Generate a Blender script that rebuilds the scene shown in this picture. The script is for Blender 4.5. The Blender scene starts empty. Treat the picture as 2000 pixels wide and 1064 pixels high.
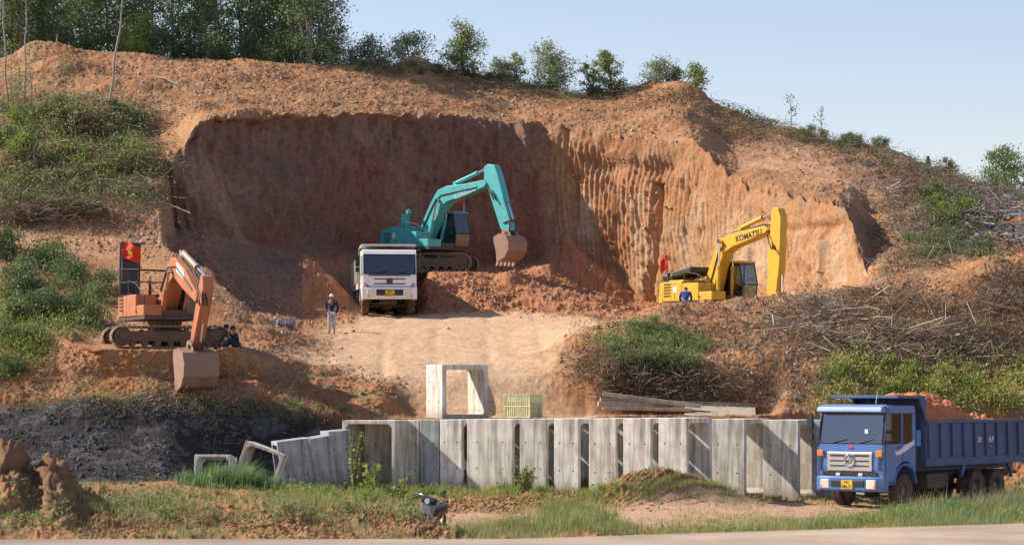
import bpy, math, random
import numpy as np
from mathutils import Vector, Matrix
R = math.radians
rng = np.random.default_rng(7)
random.seed(7)
scene = bpy.context.scene

# ------------------------------------------------------------------ camera, sky, sun
F = 5000.0          # focal length in photo pixels (photo 2000 wide)
CX, HY = 1000.0, 760.0
cam_d = bpy.data.cameras.new('camera'); cam = bpy.data.objects.new('camera', cam_d)
scene.collection.objects.link(cam); scene.camera = cam
cam_d.sensor_width = 36.0; cam_d.lens = 36.0*F/2000.0
cam_d.shift_y = (HY-532.0)/2000.0
cam.location = (0, 0, 0); cam.rotation_euler = (R(90), 0, 0)
cam_d.clip_start = 0.5; cam_d.clip_end = 12000
cam_d.dof.use_dof = True; cam_d.dof.focus_distance = 108; cam_d.dof.aperture_fstop = 4.0

SUN_L = Vector((1.0, -0.22, -0.80)).normalized()      # direction the light travels
TS = -SUN_L
elev = math.asin(TS.z); azim = math.atan2(TS.x, TS.y)
w = bpy.data.worlds.new('World'); scene.world = w; w.use_nodes = True
nt = w.node_tree; nt.nodes.clear()
sky = nt.nodes.new('ShaderNodeTexSky'); sky.sky_type = 'NISHITA'; sky.sun_disc = False
sky.sun_elevation = elev; sky.sun_rotation = azim
sky.air_density = 1.0; sky.dust_density = 0.3; sky.ozone_density = 4.0; sky.altitude = 50
bg = nt.nodes.new('ShaderNodeBackground'); bg.inputs[1].default_value = 0.114
ow = nt.nodes.new('ShaderNodeOutputWorld')
tint = nt.nodes.new('ShaderNodeMix'); tint.data_type = 'RGBA'; tint.blend_type = 'MULTIPLY'; tint.inputs[0].default_value = 1
tint.inputs[7].default_value = (1.25, .965, .86, 1)
nt.links.new(sky.outputs[0], tint.inputs[6]); nt.links.new(tint.outputs[2], bg.inputs[0]); nt.links.new(bg.outputs[0], ow.inputs[0])
sd = bpy.data.lights.new('sun', 'SUN'); sd.energy = 4.3; sd.angle = R(0.6); sd.color = (1.0, 0.915, 0.78)
so = bpy.data.objects.new('sun', sd); scene.collection.objects.link(so)
so.rotation_euler = SUN_L.to_track_quat('-Z', 'Y').to_euler(); so.location = (-40, 60, 60)
scene.view_settings.view_transform = 'Standard'; scene.view_settings.look = 'None'
scene.view_settings.exposure = 0.65; scene.view_settings.gamma = 1.0
scene.cycles.max_bounces = 6; scene.cycles.diffuse_bounces = 3; scene.cycles.transparent_max_bounces = 8

# ------------------------------------------------------------------ helpers
def W(px, py, d):
    return ((px-CX)/F*d, d, (HY-py)/F*d)

def hash3(ix, iy, iz, seed):
    h = (ix.astype(np.int64)*374761393 + iy.astype(np.int64)*668265263 + iz.astype(np.int64)*2147483647 + seed*1274126177) & 0xffffffff
    h = ((h ^ (h >> 13))*1274126177) & 0xffffffff
    h = (h ^ (h >> 16)) & 0xffffffff
    h = (h*2246822519) & 0xffffffff
    h = h ^ (h >> 15)
    return (h & 0xffffff)/float(0xffffff)*2-1

def vnoise(x, y, z, seed=0):
    fx, fy, fz = np.floor(x), np.floor(y), np.floor(z)
    tx, ty, tz = x-fx, y-fy, z-fz
    tx = tx*tx*(3-2*tx); ty = ty*ty*(3-2*ty); tz = tz*tz*(3-2*tz)
    ix, iy, iz = fx.astype(np.int64), fy.astype(np.int64), fz.astype(np.int64)
    r = 0
    for a in (0, 1):
        for b in (0, 1):
            for c in (0, 1):
                r = r + hash3(ix+a, iy+b, iz+c, seed)*(tx if a else 1-tx)*(ty if b else 1-ty)*(tz if c else 1-tz)
    return r

def fbm(x, y, z, octv=4, seed=0, gain=0.5):
    s = 0; a = 1.0; n = 0
    for o in range(octv):
        s = s + a*vnoise(x, y, z, seed+o*17); n += a
        x, y, z = x*2.03+5.1, y*2.03+1.7, z*2.03+9.2; a *= gain
    return s/n

def sm(a, b, x):
    t = np.clip((x-a)/(b-a), 0, 1); return t*t*(3-2*t)

# ---- materials
def mat(name, base=(.5, .5, .5), rough=.6, metal=0.0, noise=0.0, nscale=3.0, dust=0.0, dustcol=(.33, .2, .13), bump=0.0, bscale=20, spec=.5, coat=0.0, alpha=1.0, trans=0.0):
    m = bpy.data.materials.new(name); m.use_nodes = True
    n = m.node_tree; b = n.nodes['Principled BSDF']
    b.inputs['Roughness'].default_value = rough; b.inputs['Metallic'].default_value = metal
    b.inputs['Specular IOR Level'].default_value = spec
    b.inputs['Coat Weight'].default_value = coat
    b.inputs['Transmission Weight'].default_value = trans
    col = (*base, 1)
    b.inputs['Base Color'].default_value = col
    tc = n.nodes.new('ShaderNodeTexCoord')
    last = None
    if noise > 0:
        t = n.nodes.new('ShaderNodeTexNoise'); t.inputs['Scale'].default_value = nscale; t.inputs['Detail'].default_value = 6
        n.links.new(tc.outputs['Object'], t.inputs['Vector'])
        mr = n.nodes.new('ShaderNodeMapRange'); mr.inputs[1].default_value = .3; mr.inputs[2].default_value = .7
        mr.inputs[3].default_value = 1-noise; mr.inputs[4].default_value = 1+noise*.6
        n.links.new(t.outputs[0], mr.inputs[0])
        mx = n.nodes.new('ShaderNodeMix'); mx.data_type = 'RGBA'; mx.blend_type = 'MULTIPLY'; mx.inputs[0].default_value = 1
        mx.inputs[6].default_value = col; n.links.new(mr.outputs[0], mx.inputs[7]); last = mx.outputs[2]
    if dust > 0:
        t = n.nodes.new('ShaderNodeTexNoise'); t.inputs['Scale'].default_value = nscale*.7; t.inputs['Detail'].default_value = 8; t.inputs['Roughness'].default_value = .65
        n.links.new(tc.outputs['Object'], t.inputs['Vector'])
        mr = n.nodes.new('ShaderNodeMapRange'); mr.inputs[1].default_value = .35; mr.inputs[2].default_value = .75
        mr.inputs[3].default_value = dust*.25; mr.inputs[4].default_value = min(1, dust*1.5)
        n.links.new(t.outputs[0], mr.inputs[0])
        mx = n.nodes.new('ShaderNodeMix'); mx.data_type = 'RGBA'
        n.links.new(mr.outputs[0], mx.inputs[0])
        if last: n.links.new(last, mx.inputs[6])
        else: mx.inputs[6].default_value = col
        mx.inputs[7].default_value = (*dustcol, 1); last = mx.outputs[2]
        mr2 = n.nodes.new('ShaderNodeMapRange'); mr2.inputs[3].default_value = rough; mr2.inputs[4].default_value = .95
        n.links.new(mr.outputs[0], mr2.inputs[0]); n.links.new(mr2.outputs[0], b.inputs['Roughness'])
    if last: n.links.new(last, b.inputs['Base Color'])
    if bump > 0:
        t = n.nodes.new('ShaderNodeTexNoise'); t.inputs['Scale'].default_value = bscale; t.inputs['Detail'].default_value = 5
        n.links.new(tc.outputs['Object'], t.inputs['Vector'])
        bp = n.nodes.new('ShaderNodeBump'); bp.inputs['Strength'].default_value = bump; bp.inputs['Distance'].default_value = .03
        n.links.new(t.outputs[0], bp.inputs['Height']); n.links.new(bp.outputs[0], b.inputs['Normal'])
    return m

def leafmat(name, c1, c2, transl=.3, rough=.55):
    m = bpy.data.materials.new(name); m.use_nodes = True; n = m.node_tree
    b = n.nodes['Principled BSDF']; out = n.nodes['Material Output']
    b.inputs['Roughness'].default_value = rough; b.inputs['Specular IOR Level'].default_value = .35
    at = n.nodes.new('ShaderNodeAttribute'); at.attribute_name = 'var'
    mx = n.nodes.new('ShaderNodeMix'); mx.data_type = 'RGBA'
    mx.inputs[6].default_value = (*c1, 1); mx.inputs[7].default_value = (*c2, 1)
    n.links.new(at.outputs['Fac'], mx.inputs[0]); n.links.new(mx.outputs[2], b.inputs['Base Color'])
    tr = n.nodes.new('ShaderNodeBsdfTranslucent'); n.links.new(mx.outputs[2], tr.inputs[0])
    ms = n.nodes.new('ShaderNodeMixShader'); ms.inputs[0].default_value = transl
    n.links.new(b.outputs[0], ms.inputs[1]); n.links.new(tr.outputs[0], ms.inputs[2]); n.links.new(ms.outputs[0], out.inputs[0])
    return m

# ---- tagging
def tag(o, label=None, cat=None, group=None, kind=None):
    if label: o['label'] = label
    if cat: o['category'] = cat
    if group: o['group'] = group
    if kind: o['kind'] = kind
    return o
def empty(name, loc=(0, 0, 0), rz=0.0, rot=None):
    o = bpy.data.objects.new(name, None); scene.collection.objects.link(o)
    o.location = loc; o.rotation_euler = rot or (0, 0, rz); o.empty_display_size = .3
    return o
def copy_tree(o, parent=None):
    c = o.copy(); scene.collection.objects.link(c)
    if parent is not None: c.parent = parent
    for ch in list(o.children): copy_tree(ch, c)
    return c
def link_np(name, V, Fc, m, parent=None, smooth=False, var=None, colors=None):
    """V (n,3) array, Fc (k,3|4) int array"""
    me = bpy.data.meshes.new(name)
    V = np.asarray(V, dtype=np.float32); Fc = np.asarray(Fc, dtype=np.int32); k = Fc.shape[1]
    me.vertices.add(len(V)); me.vertices.foreach_set('co', V.ravel())
    me.loops.add(Fc.size); me.loops.foreach_set('vertex_index', Fc.ravel())
    me.polygons.add(len(Fc)); me.polygons.foreach_set('loop_start', np.arange(0, Fc.size, k, dtype=np.int32))
    me.polygons.foreach_set('loop_total', np.full(len(Fc), k, dtype=np.int32))
    if smooth: me.polygons.foreach_set('use_smooth', np.ones(len(Fc), dtype=bool))
    me.update(calc_edges=True)
    if var is not None:
        a = me.attributes.new('var', 'FLOAT', 'POINT'); a.data.foreach_set('value', np.asarray(var, dtype=np.float32))
    if colors is not None:
        a = me.attributes.new('Col', 'FLOAT_COLOR', 'POINT'); a.data.foreach_set('color', np.asarray(colors, dtype=np.float32).ravel())
    me.materials.append(m)
    o = bpy.data.objects.new(name, me); scene.collection.objects.link(o)
    if parent is not None: o.parent = parent
    return o
# ------------------------------------------------------------------ terrain: one sheet lofted over ground profiles
def z2y(z, d): return HY-F*z/d
Z = lambda z: ('z', z)
def row(pts):
    xs = []; ys = []; ds = []
    for p in pts:
        px, a, d = p
        y = z2y(a[1], d) if isinstance(a, tuple) else a
        xs.append(px); ys.append((HY-y)/F*d); ds.append(d)      # store real height and depth
    return np.array(xs, float), np.array(ys), np.array(ds)

rows = []   # (name, table, subdivisions to next, smoothing px)
def add(name, n, smooth, pts): rows.append((name, row(pts), n, smooth))
add('A0', 3, 20, [(-400, Z(-2.6), 33.9), (1000, Z(-2.6), 33.9), (2000, Z(-2.6), 38), (2400, Z(-2.6), 40)])
add('A', 44, 20, [(-400, Z(-2.12), 34.3), (1000, Z(-2.12), 34.3), (1250, Z(-2.12), 35), (2000, Z(-2.12), 38.4), (2400, Z(-2.12), 41)])
add('B', 44, 5, [(-400, 890, 38), (0, 872, 38), (30, 885, 38), (52, 925, 38), (72, 925, 38.2), (92, 893, 38.3), (122, 905, 38.5), (152, 965, 39), (250, 990, 41), (400, 1005, 42), (560, 995, 42), (700, 1008, 41), (800, 1010, 40),
    (850, 1030, 38.5), (900, 1042, 38.5), (1000, 1044, 39), (1060, 1020, 41), (1100, 1002, 42), (1165, 1002, 42), (1185, 1035, 41), (1300, 1040, 41), (1500, 1036, 42), (1700, 1022, 43), (1850, 1002, 44), (2000, 985, 45), (2400, 970, 46)])
add('B2', 14, 25, [(-400, 960, 50), (0, 960, 50), (300, 962, 52), (600, 968, 52), (800, 985, 50), (860, Z(-2.75), 48), (1000, Z(-3.0), 48), (1100, Z(-2.9), 49), (1200, Z(-3.1), 48), (2000, Z(-2.9), 54), (2400, Z(-2.9), 56)])
add('C', 40, 30, [(-400, Z(-3.1), 60), (600, Z(-3.1), 60), (850, Z(-3.55), 60), (2000, Z(-3.75), 62), (2400, Z(-3.75), 62)])
add('D', 26, 20, [(-400, Z(-3.2), 78), (600, Z(-3.3), 78), (880, 1000, 76), (1180, 992, 80), (1300, 984, 82), (1600, 984, 85), (1800, 984, 88), (2400, Z(-3.75), 90)])
add('E', 16, 15, [(-400, 945, 83), (0, 940, 83), (330, 938, 84), (500, 952, 86), (650, 958, 86.5), (1180, 958, 86.5), (1340, 964, 87), (1600, 968, 88), (2000, 962, 91), (2400, 962, 91)])
add('F', 50, 10, [(-400, 905, 85.2), (0, 900, 85.2), (330, 905, 85.6), (380, 935, 87), (480, 945, 88.5), (640, 948, 89.8), (1600, 955, 90.6), (1800, 930, 92), (2000, 915, 93.5), (2400, 915, 94)])
add('G', 50, 6, [(-400, 800, 90), (0, 800, 90), (200, 796, 90), (400, 790, 90.2), (600, 803, 90.5), (660, 811, 90.6), (830, 818, 91), (1160, 818, 91), (1300, 808, 91.2), (1500, 808, 91.5), (1620, 806, 92), (1750, 800, 94), (2000, 790, 96), (2400, 790, 96)])
add('H', 56, 12, [(-400, 740, 92), (0, 740, 92), (100, 722, 92), (200, 735, 91.6), (350, 742, 91.2), (500, 752, 92.3), (600, 765, 92.6), (830, 765, 93.5), (1000, 750, 95), (1080, 748, 95), (1130, 745, 94.2), (1200, 712, 94), (1300, 705, 94.5), (1500, 700, 96), (1700, 700, 98), (2000, 700, 100), (2400, 700, 100)])
add('I1', 36, 12, [(-400, 655, 95), (0, 660, 95), (110, 668, 94), (180, 680, 91.6), (330, 684, 91.4), (450, 688, 91.6), (520, 700, 93), (600, 712, 96), (700, 713, 98), (900, 710, 98.3), (1000, 706, 98.3), (1080, 700, 98), (1130, 672, 98), (1200, 655, 99), (1300, 650, 99), (1500, 650, 100.5), (1700, 650, 101), (2000, 640, 103), (2400, 640, 103)])
add('I2', 40, 8, [(-400, 630, 98), (0, 630, 98), (120, 645, 97.5), (180, Z(1.55), 96.3), (440, Z(1.6), 96.3), (520, 678, 97), (600, 700, 99), (700, 697, 101.5), (1000, 688, 101.5), (1060, 682, 101), (1130, 650, 100.5), (1200, 640, 101.5), (1300, 625, 102), (1500, 618, 104), (1700, 600, 105), (2000, 570, 107), (2400, 550, 107)])
# the lip of the cut / crest of the right hand spoil mound
add('J', 16, 3, [(-400, 470, 112), (0, 470, 112), (230, 500, 111), (325, 480, 112), (345, 492, 111), (400, 520, 108.5), (450, 570, 106), (490, 605, 105), (540, 640, 104), (620, 668, 104), (680, 665, 106), (1000, 650, 108), (1130, 640, 106), (1200, 628, 104), (1300, 598, 104.5), (1400, 592, 106), (1500, 583, 108), (1600, 571, 108), (1700, 560, 109), (1800, 545, 110), (1900, 525, 110), (2000, 505, 110), (2400, 470, 112)])
add('J2', 34, 3, [(-400, 440, 114), (0, 440, 114), (230, 465, 113), (318, 450, 114.5), (334, Z(3.4), 113.6), (400, Z(2.7), 111), (450, Z(2.5), 108.5), (540, Z(2.3), 106.5), (620, 655, 106.5), (700, 643, 110), (1000, 635, 111), (1150, 628, 109), (1230, Z(2.5), 108), (1320, Z(2.6), 108), (1400, Z(2.7), 109), (1600, Z(2.9), 111), (1690, Z(3.9), 112), (1725, 545, 112.5), (1800, 530, 113), (2000, 492, 113), (2400, 460, 115)])
add('K', 40, 3, [(-400, 340, 121), (0, 345, 121), (230, 370, 120), (318, 360, 120.5), (336, Z(4.4), 117), (400, Z(4.3), 117), (500, Z(3.7), 116), (600, Z(3.4), 117), (690, Z(3.4), 118), (820, Z(3.45), 119.5), (1000, Z(3.5), 119.5), (1150, Z(3.4), 118), (1320, Z(3.1), 117), (1500, Z(3.0), 115), (1600, Z(3.1), 114), (1685, Z(4.2), 113.4), (1725, 535, 113.6), (1900, 500, 116), (2000, 475, 117), (2400, 440, 118)])
add('K2', 24, 3, [(-400, 300, 123.5), (0, 305, 123.5), (230, 330, 122), (318, 320, 122.5), (336, Z(6.3), 119), (400, Z(6.0), 119), (500, Z(5.4), 120), (600, Z(4.7), 122), (680, Z(3.65), 127.5), (812, Z(3.65), 127.5), (835, Z(5.7), 125.6), (1000, Z(5.8), 125.6), (1080, Z(5.2), 125.3), (1150, Z(4.6), 124.5), (1210, Z(3.9), 123.5), (1260, Z(3.3), 122), (1400, Z(3.1), 120.5), (1500, Z(3.1), 119), (1600, Z(3.2), 116.5), (1685, Z(4.4), 114.6), (1725, 515, 115), (1900, 480, 119), (2000, 455, 120), (2400, 420, 121)])
add('K3', 14, 3, [(-400, 280, 124.8), (0, 285, 124.8), (230, 312, 123), (318, 308, 123.5), (338, Z(7.2), 120.3), (400, Z(7.0), 120.8), (500, Z(6.7), 124.4), (700, Z(6.3), 131), (850, Z(6.1), 134), (1000, Z(6.1), 136), (1070, Z(6.1), 137), (1150, Z(5.2), 136), (1210, Z(4.5), 134.6), (1300, Z(3.8), 131), (1400, Z(3.4), 127), (1500, Z(3.2), 122.7), (1620, Z(3.4), 118.2), (1685, Z(4.7), 115.4), (1725, 505, 116.5), (1900, 470, 120.5), (2000, 445, 121), (2400, 420, 122)])
add('L', 170, 3, [(-400, 272, 125.5), (0, 275, 125.5), (230, 305, 123.5), (318, 306, 123.8), (338, Z(7.5), 121.2), (400, Z(7.4), 122), (500, Z(7.0), 125.5), (700, Z(6.7), 132.8), (900, Z(6.5), 138), (1070, Z(6.9), 139.6), (1150, Z(6.0), 138.2), (1230, Z(4.9), 136.2), (1300, Z(4.3), 134), (1400, Z(3.7), 129.8), (1500, Z(3.5), 125.2), (1620, Z(3.6), 120), (1690, Z(5.0), 116.6), (1725, 500, 117.5), (1900, 462, 121.5), (2000, 438, 122), (2400, 415, 123)])
add('M', 60, 2, [(-400, 240, 128), (0, 245, 128), (230, 285, 125.5), (315, 304, 124), (332, 301, 123.6), (350, 288, 123.8), (375, 258, 124.4), (392, 242, 125), (404, 236, 125.4), (430, 231, 127), (462, 224, 128.4), (560, 225, 132), (700, 224, 136.5), (900, 228, 141), (960, 234, 142), (1060, 240, 143), (1080, 246, 142.8), (1150, 258, 141.5), (1250, 276, 139.5), (1290, 280, 138.5), (1340, 270, 137.3), (1370, 286, 136), (1400, 322, 134.3), (1440, 358, 132.2), (1550, 386, 127.2), (1600, 392, 124.8), (1640, 404, 123), (1662, 428, 121.8), (1680, 470, 120.5), (1696, 515, 119), (1715, 520, 118.6), (1740, 500, 119.5), (1800, 470, 121), (1900, 440, 123.5), (2000, 425, 124), (2400, 400, 125)])
add('N', 52, 25, [(-400, 170, 138), (0, 170, 138), (400, 178, 138), (700, 178, 144), (1000, 194, 149), (1250, 218, 148), (1340, 218, 147), (1420, 262, 145), (1500, 290, 141.5), (1650, 330, 138), (1800, 372, 136), (2000, 398, 135), (2400, 440, 133)])
RIDGE = [(-400, 125, 145), (0, 116, 145), (40, 104, 145), (60, 93, 145), (130, 97, 145), (200, 105, 146), (300, 108, 146.5), (400, 113, 147), (500, 118, 148), (640, 127, 149), (780, 127, 150.5), (805, 117, 151), (830, 118, 151), (870, 132, 152), (940, 146, 153), (1000, 158, 153), (1130, 182, 154), (1190, 180, 154), (1240, 168, 153), (1290, 163, 153), (1370, 180, 151.5), (1395, 205, 151), (1440, 222, 151), (1485, 241, 151), (1560, 262, 150), (1640, 278, 149.5), (1700, 288, 149), (1760, 300, 148), (1800, 318, 147), (1860, 342, 146), (1900, 354, 145), (2000, 370, 143), (2400, 430, 140)]
add('O', 14, 5, RIDGE)
add('P', 6, 30, [(px, ('z', (HY-py)/F*d-3.5), 176) for px, py, d in RIDGE])
add('Q', 0, 30, [(-400, Z(-6), 330), (2400, Z(-6), 330)])

pxs = np.concatenate([np.linspace(-2600, -200, 60)[:-1], np.arange(-200, 2200, 2.05), np.linspace(2200, 4600, 60)])
NC = len(pxs)
mid = (pxs >= -200) & (pxs < 2200)
def gsm(a, s):
    if s <= 0: return a
    k = int(3*s/2.05)+1; kk = np.exp(-.5*(np.arange(-k, k+1)*2.05/s)**2); kk /= kk.sum()
    b = a.copy(); seg = np.pad(a[mid], k, mode='edge'); b[mid] = np.convolve(seg, kk, mode='valid'); return b
rz = []; rd = []; rowidx = []; seg_name = []; seg_t = []
tabs = []
for name, (xs, zs, ds), n, s in rows:
    tabs.append((gsm(np.interp(pxs, xs, zs), s), gsm(np.interp(pxs, xs, ds), s)))
start = {}
for i, (name, t, n, s) in enumerate(rows[:-1]):
    start[name] = len(rz)
    for k in range(n):
        f = k/n
        rz.append(tabs[i][0]*(1-f)+tabs[i+1][0]*f); rd.append(tabs[i][1]*(1-f)+tabs[i+1][1]*f); seg_t.append(i+f)
start['Q'] = len(rz); rz.append(tabs[-1][0]); rd.append(tabs[-1][1]); seg_t.append(len(rows)-1.0)
TZ = np.array(rz); TD = np.array(rd); ST = np.array(seg_t)[:, None]*np.ones((1, NC))
# round the kinks a little along the profile, not across the wall
for _ in range(2):
    zz = TZ.copy(); dd = TD.copy()
    zz[1:-1] = .25*TZ[:-2]+.5*TZ[1:-1]+.25*TZ[2:]; dd[1:-1] = .25*TD[:-2]+.5*TD[1:-1]+.25*TD[2:]
    TZ, TD = zz, dd
RN = [r[0] for r in rows]; RI = {n: i for i, n in enumerate(RN)}
PXG = pxs[None, :]*np.ones_like(TZ)
def seg(a, b): return (ST >= RI[a]) & (ST < RI[b])
X = (PXG-CX)/F*TD; Y = TD.copy(); H = TZ.copy()
def bump(px, d, rx, ry, h, pw=1.0):
    global H
    cx = (px-CX)/F*d
    g = np.exp(-(((X-cx)/rx)**2+((Y-d)/ry)**2)**pw)
    H = H+h*g
bump(1305, 82.4, 1.7, 1.0, .95); bump(1230, 82.0, 1.0, .9, .4); bump(1400, 83.2, 1.3, .9, .35)
bump(612, 122.4, 1.5, 2.2, 1.5); bump(665, 121.2, 1.3, 1.5, .8); bump(690, 130.5, 1.2, 1.5, .8)
bump(1105, 137.6, 1.1, 1.6, 2.4, .8); bump(1150, 136.2, 1.4, 1.3, 1.0); bump(1060, 133, 1.3, 1.5, .5)
bump(490, 91.3, 1.0, .8, .55); bump(300, 89.9, 1.1, .8, .45); bump(170, 89.5, 1.3, 1.0, .6); bump(250, 96.5, 3.0, 2.5, .3)
bump(760, 91.8, 1.2, .6, .3); bump(820, 92.2, .8, .5, .25)
bump(335, 39, .3, .4, .16); bump(580, 38.6, .35, .4, .2)
bump(1250, 100, 1.5, 1.5, .35); bump(860, 124.0, 1.1, 1.0, .25)
bump(100, 145, 1.6, 2.2, .35); bump(805, 150.5, .8, 1, .35); bump(1330, 150, 1.6, 2, .5); bump(1350, 143, 1.8, 3, .45)
bump(1925, 108.5, 1.6, 1.2, .7); bump(1955, 113.5, 1.4, 1.2, .8); bump(120, 128, 2.0, 1.2, .7); bump(205, 129.3, 2.6, 1.3, .9); bump(195, 126.6, 3.0, .9, -.55); bump(60, 123.5, 2.2, 1.1, .6); bump(270, 122.5, 1.6, .9, .5); bump(300, 121.0, 1.4, .6, -.4); bump(330, 131, 1.8, 1.4, .55); bump(240, 138, 2.2, 1.6, .6); bump(130, 140.5, 2.4, 1.6, .8); bump(1290, 143, 1.6, 1.2, .5); bump(1540, 148.5, 1.6, 1.4, .5); bump(1790, 132, 2.4, 2.2, .7); bump(1840, 126, 1.8, 1.8, .8);  bump(160, 115, 3.0, 1.0, .6); bump(290, 119, 1.2, 1.2, .5)
# normals of the smooth sheet
def normals(X, Y, H):
    P = np.stack([X, Y, H], -1)
    du = np.gradient(P, axis=1); dv = np.gradient(P, axis=0)
    n = np.cross(du, dv); n /= (np.linalg.norm(n, axis=-1, keepdims=True)+1e-9)
    return n
N0 = normals(X, Y, H)
# ---- zone weights
ix = PXG
def poly_px(pts, soft):          # soft mask of a ground outline given by its corners (px, depth)
    pts = np.array(pts, float); x = PXG; y = TD
    inside = np.zeros(x.shape, bool); dist = np.full(x.shape, 1e9)
    xm = (x-CX)/F*y
    q = [((p[0]-CX)/F*p[1], p[1]) for p in pts]
    for k in range(len(q)):
        x1, y1 = q[k]; x2, y2 = q[(k+1) % len(q)]
        c = ((y1 > y) != (y2 > y)); inside ^= c & (xm < (x2-x1)*(y-y1)/((y2-y1) if y2 != y1 else 1e-9)+x1)
        L2 = (x2-x1)**2+(y2-y1)**2+1e-9
        t = np.clip(((xm-x1)*(x2-x1)+(y-y1)*(y2-y1))/L2, 0, 1)
        dist = np.minimum(dist, np.hypot(xm-x1-t*(x2-x1), y-y1-t*(y2-y1)))
    s = np.where(inside, dist, -dist)
    return sm(-soft, soft, s+soft*.9*EN)
EN = fbm(X*.9, Y*.9, H*.9, 4, 55)
wall = (seg('L', 'M')).astype(float)
tW = np.clip(ST-RI['L'], 0, 1)
inwall = sm(322, 334, ix)*(1-sm(1690, 1712, ix))
wall = wall*inwall
right = sm(1040, 1090, ix)
haul = poly_px([(560, 97), (640, 103), (640, 108), (720, 119), (815, 119.5), (1000, 119.3), (1190, 113), (1215, 108), (1120, 101), (1062, 99), (1072, 95), (1150, 91.8), (1166, 90.9), (1000, 90.9), (960, 91.5), (850, 94), (640, 96.5)], 1.0)
road2 = poly_px([(860, 60), (2200, 60), (2200, 88), (1600, 84.5), (1200, 81), (1130, 76.5), (880, 75)], .5)
track = poly_px([(-200, 110.5), (100, 110.5), (230, 110), (250, 113), (100, 114.5), (-200, 115.5)], .6)
track2 = poly_px([(1420, 137.5), (1560, 133), (1690, 127), (1690, 134), (1620, 143), (1570, 148), (1500, 146)], 1.6)
ash = poly_px([(-260, 83), (260, 83.2), (480, 86), (640, 88.5), (670, 90.5), (620, 90.5), (430, 90.5), (240, 90.2), (100, 90.1), (-260, 90.4)], .45)
ash2 = poly_px([(1830, 119), (1780, 140), (1860, 147), (2300, 146), (2400, 116), (1960, 114)], 2.5)
# ---- relief
n_big = fbm(X*.33, Y*.33, H*.33, 3, 3)
n_mid = fbm(X*1.1, Y*1.1, H*1.1, 4, 11)
n_fin = fbm(X*4.2, Y*4.2, H*4.2, 3, 23)
n_f2 = fbm(X*12, Y*12, H*12, 2, 29)
rid = 1-np.abs(fbm(X*1.7, Y*1.7, H*1.7, 3, 31))*2
flat = np.clip(haul+road2+track*.5+track2*.6, 0, 1)
amp_big = np.where(ST < RI['E'], .10, .36); amp_mid = np.where(ST < RI['E'], .12, .13)
pad = (seg('I1', 'J') & (ix > 150) & (ix < 470)) | (seg('K', 'K3') & (ix > 660) & (ix < 815)) | (seg('K2', 'K3') & (ix > 800) & (ix < 940)) | (seg('J2', 'K2') & (ix > 1290) & (ix < 1560))
pad = gsm(pad.astype(float)[0]*0, 0)[None, :]*0 + pad
disp = n_big*amp_big+n_mid*amp_mid+np.maximum(rid, 0)*.06*(ST > RI['E'])+n_fin*.055+n_f2*.028+np.maximum(n_f2-.25, 0)*.12
disp *= (1-.85*flat); disp += flat*(n_fin*.012+n_mid*.03)
disp *= (1-.7*pad)*(1-.6*np.clip(ash, 0, 1))
near = (ST < RI['C'])
clod = np.abs(fbm(X*3.2, Y*3.2, H*3.2, 4, 91))
clod2 = fbm(X*9, Y*9, H*9, 3, 97)
disp += near*(ST > RI['A'])*(sm(RI['A'], RI['A']+.4, ST))*(clod*.17+clod2*.05+n_mid*.10-.03)*(1-.4*(ix > 1250))
uu = X*.80+Y*.60; rut = X-.0125*np.clip(106-np.clip(Y, 60, 106), 0, 20)**1.55; disp -= haul*(.045*np.exp(-((np.mod(rut, 2.1)-1.05)/.22)**2)*sm(-.5, .1, n_big))*(1+n_mid); disp += track2*(.05*np.sin(uu*3.4+n_mid*2)-.05*np.abs(np.sin(uu*1.1)))+track*.04*np.sin(X*.35+Y*3.2)+haul*.025*np.sin((X*.9+Y*.35)*3.1+n_big*4)*sm(-.2, .4, n_big)
disp += seg('K', 'L')*(ix > 820)*(ix < 1300)*(clod*.20+n_mid*.18-.05)*(1-.8*pad)
disp += ((ST >= RI['D']) & (ST < RI['E']+.7) & (ix > 700))*(clod*.13+clod2*.04)*(1-road2)
lump = near*sm(RI['A']+.2, RI['A']+.8, ST)*(1-sm(140, 165, ix))
disp += lump*(np.abs(fbm(X*4.5, Y*2.5, H*4.5, 3, 93))*.28-.08+n_fin*.06+n_f2*.04)
disp *= sm(RI['A'], RI['A']+.15, ST)
disp = np.where(wall > 0, 0, disp)
edge_fade = sm(RI['M'], RI['M']+.12, ST)*1.0
disp = np.where((ST >= RI['M']) & (ST < RI['N']) & (inwall > .5), disp*(.35+.65*edge_fade), disp)
X = X+N0[..., 0]*disp; Y = Y+N0[..., 1]*disp; H = H+N0[..., 2]*disp
# ---- the excavated wall: bucket grooves, slabs, gullies
arc = np.cumsum(np.hypot(np.gradient(TD[start['L']+80]), np.gradient(X[start['L']+80])))[None, :]
hh = TZ
lean = .75*np.sin(tW*2.4+.2)+.22*fbm(arc*.15, hh*.25, hh*0, 2, 7)
ph = (arc*1.0+lean*.8)
patch = vnoise(np.floor(ph/2.7)+.37+0*hh, np.floor(hh/2.6+vnoise(ph*.2, hh*0, hh*0, 3))*1.0+.2, hh*0+.5, 5)
prow = hash3(np.floor(arc/2.4+.35*fbm(hh*.3, hh*0, hh*0, 2, 6)).astype(np.int64)+0*hh.astype(np.int64), 0*hh.astype(np.int64), 0*hh.astype(np.int64), 33)
gro = np.abs(np.sin(ph*math.pi/.34+vnoise(arc*.35, hh*.22, hh*0, 9)*.35+prow*2.5))
groov = (.14-(.20+.09*sm(1260, 1420, ix))*gro**.85)*(1.05+.35*prow)*(.55+.45*sm(-.5, .3, vnoise(arc*.35, hh*.3, hh*0, 77)))*(1-.75*sm(1540, 1650, ix))
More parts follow.
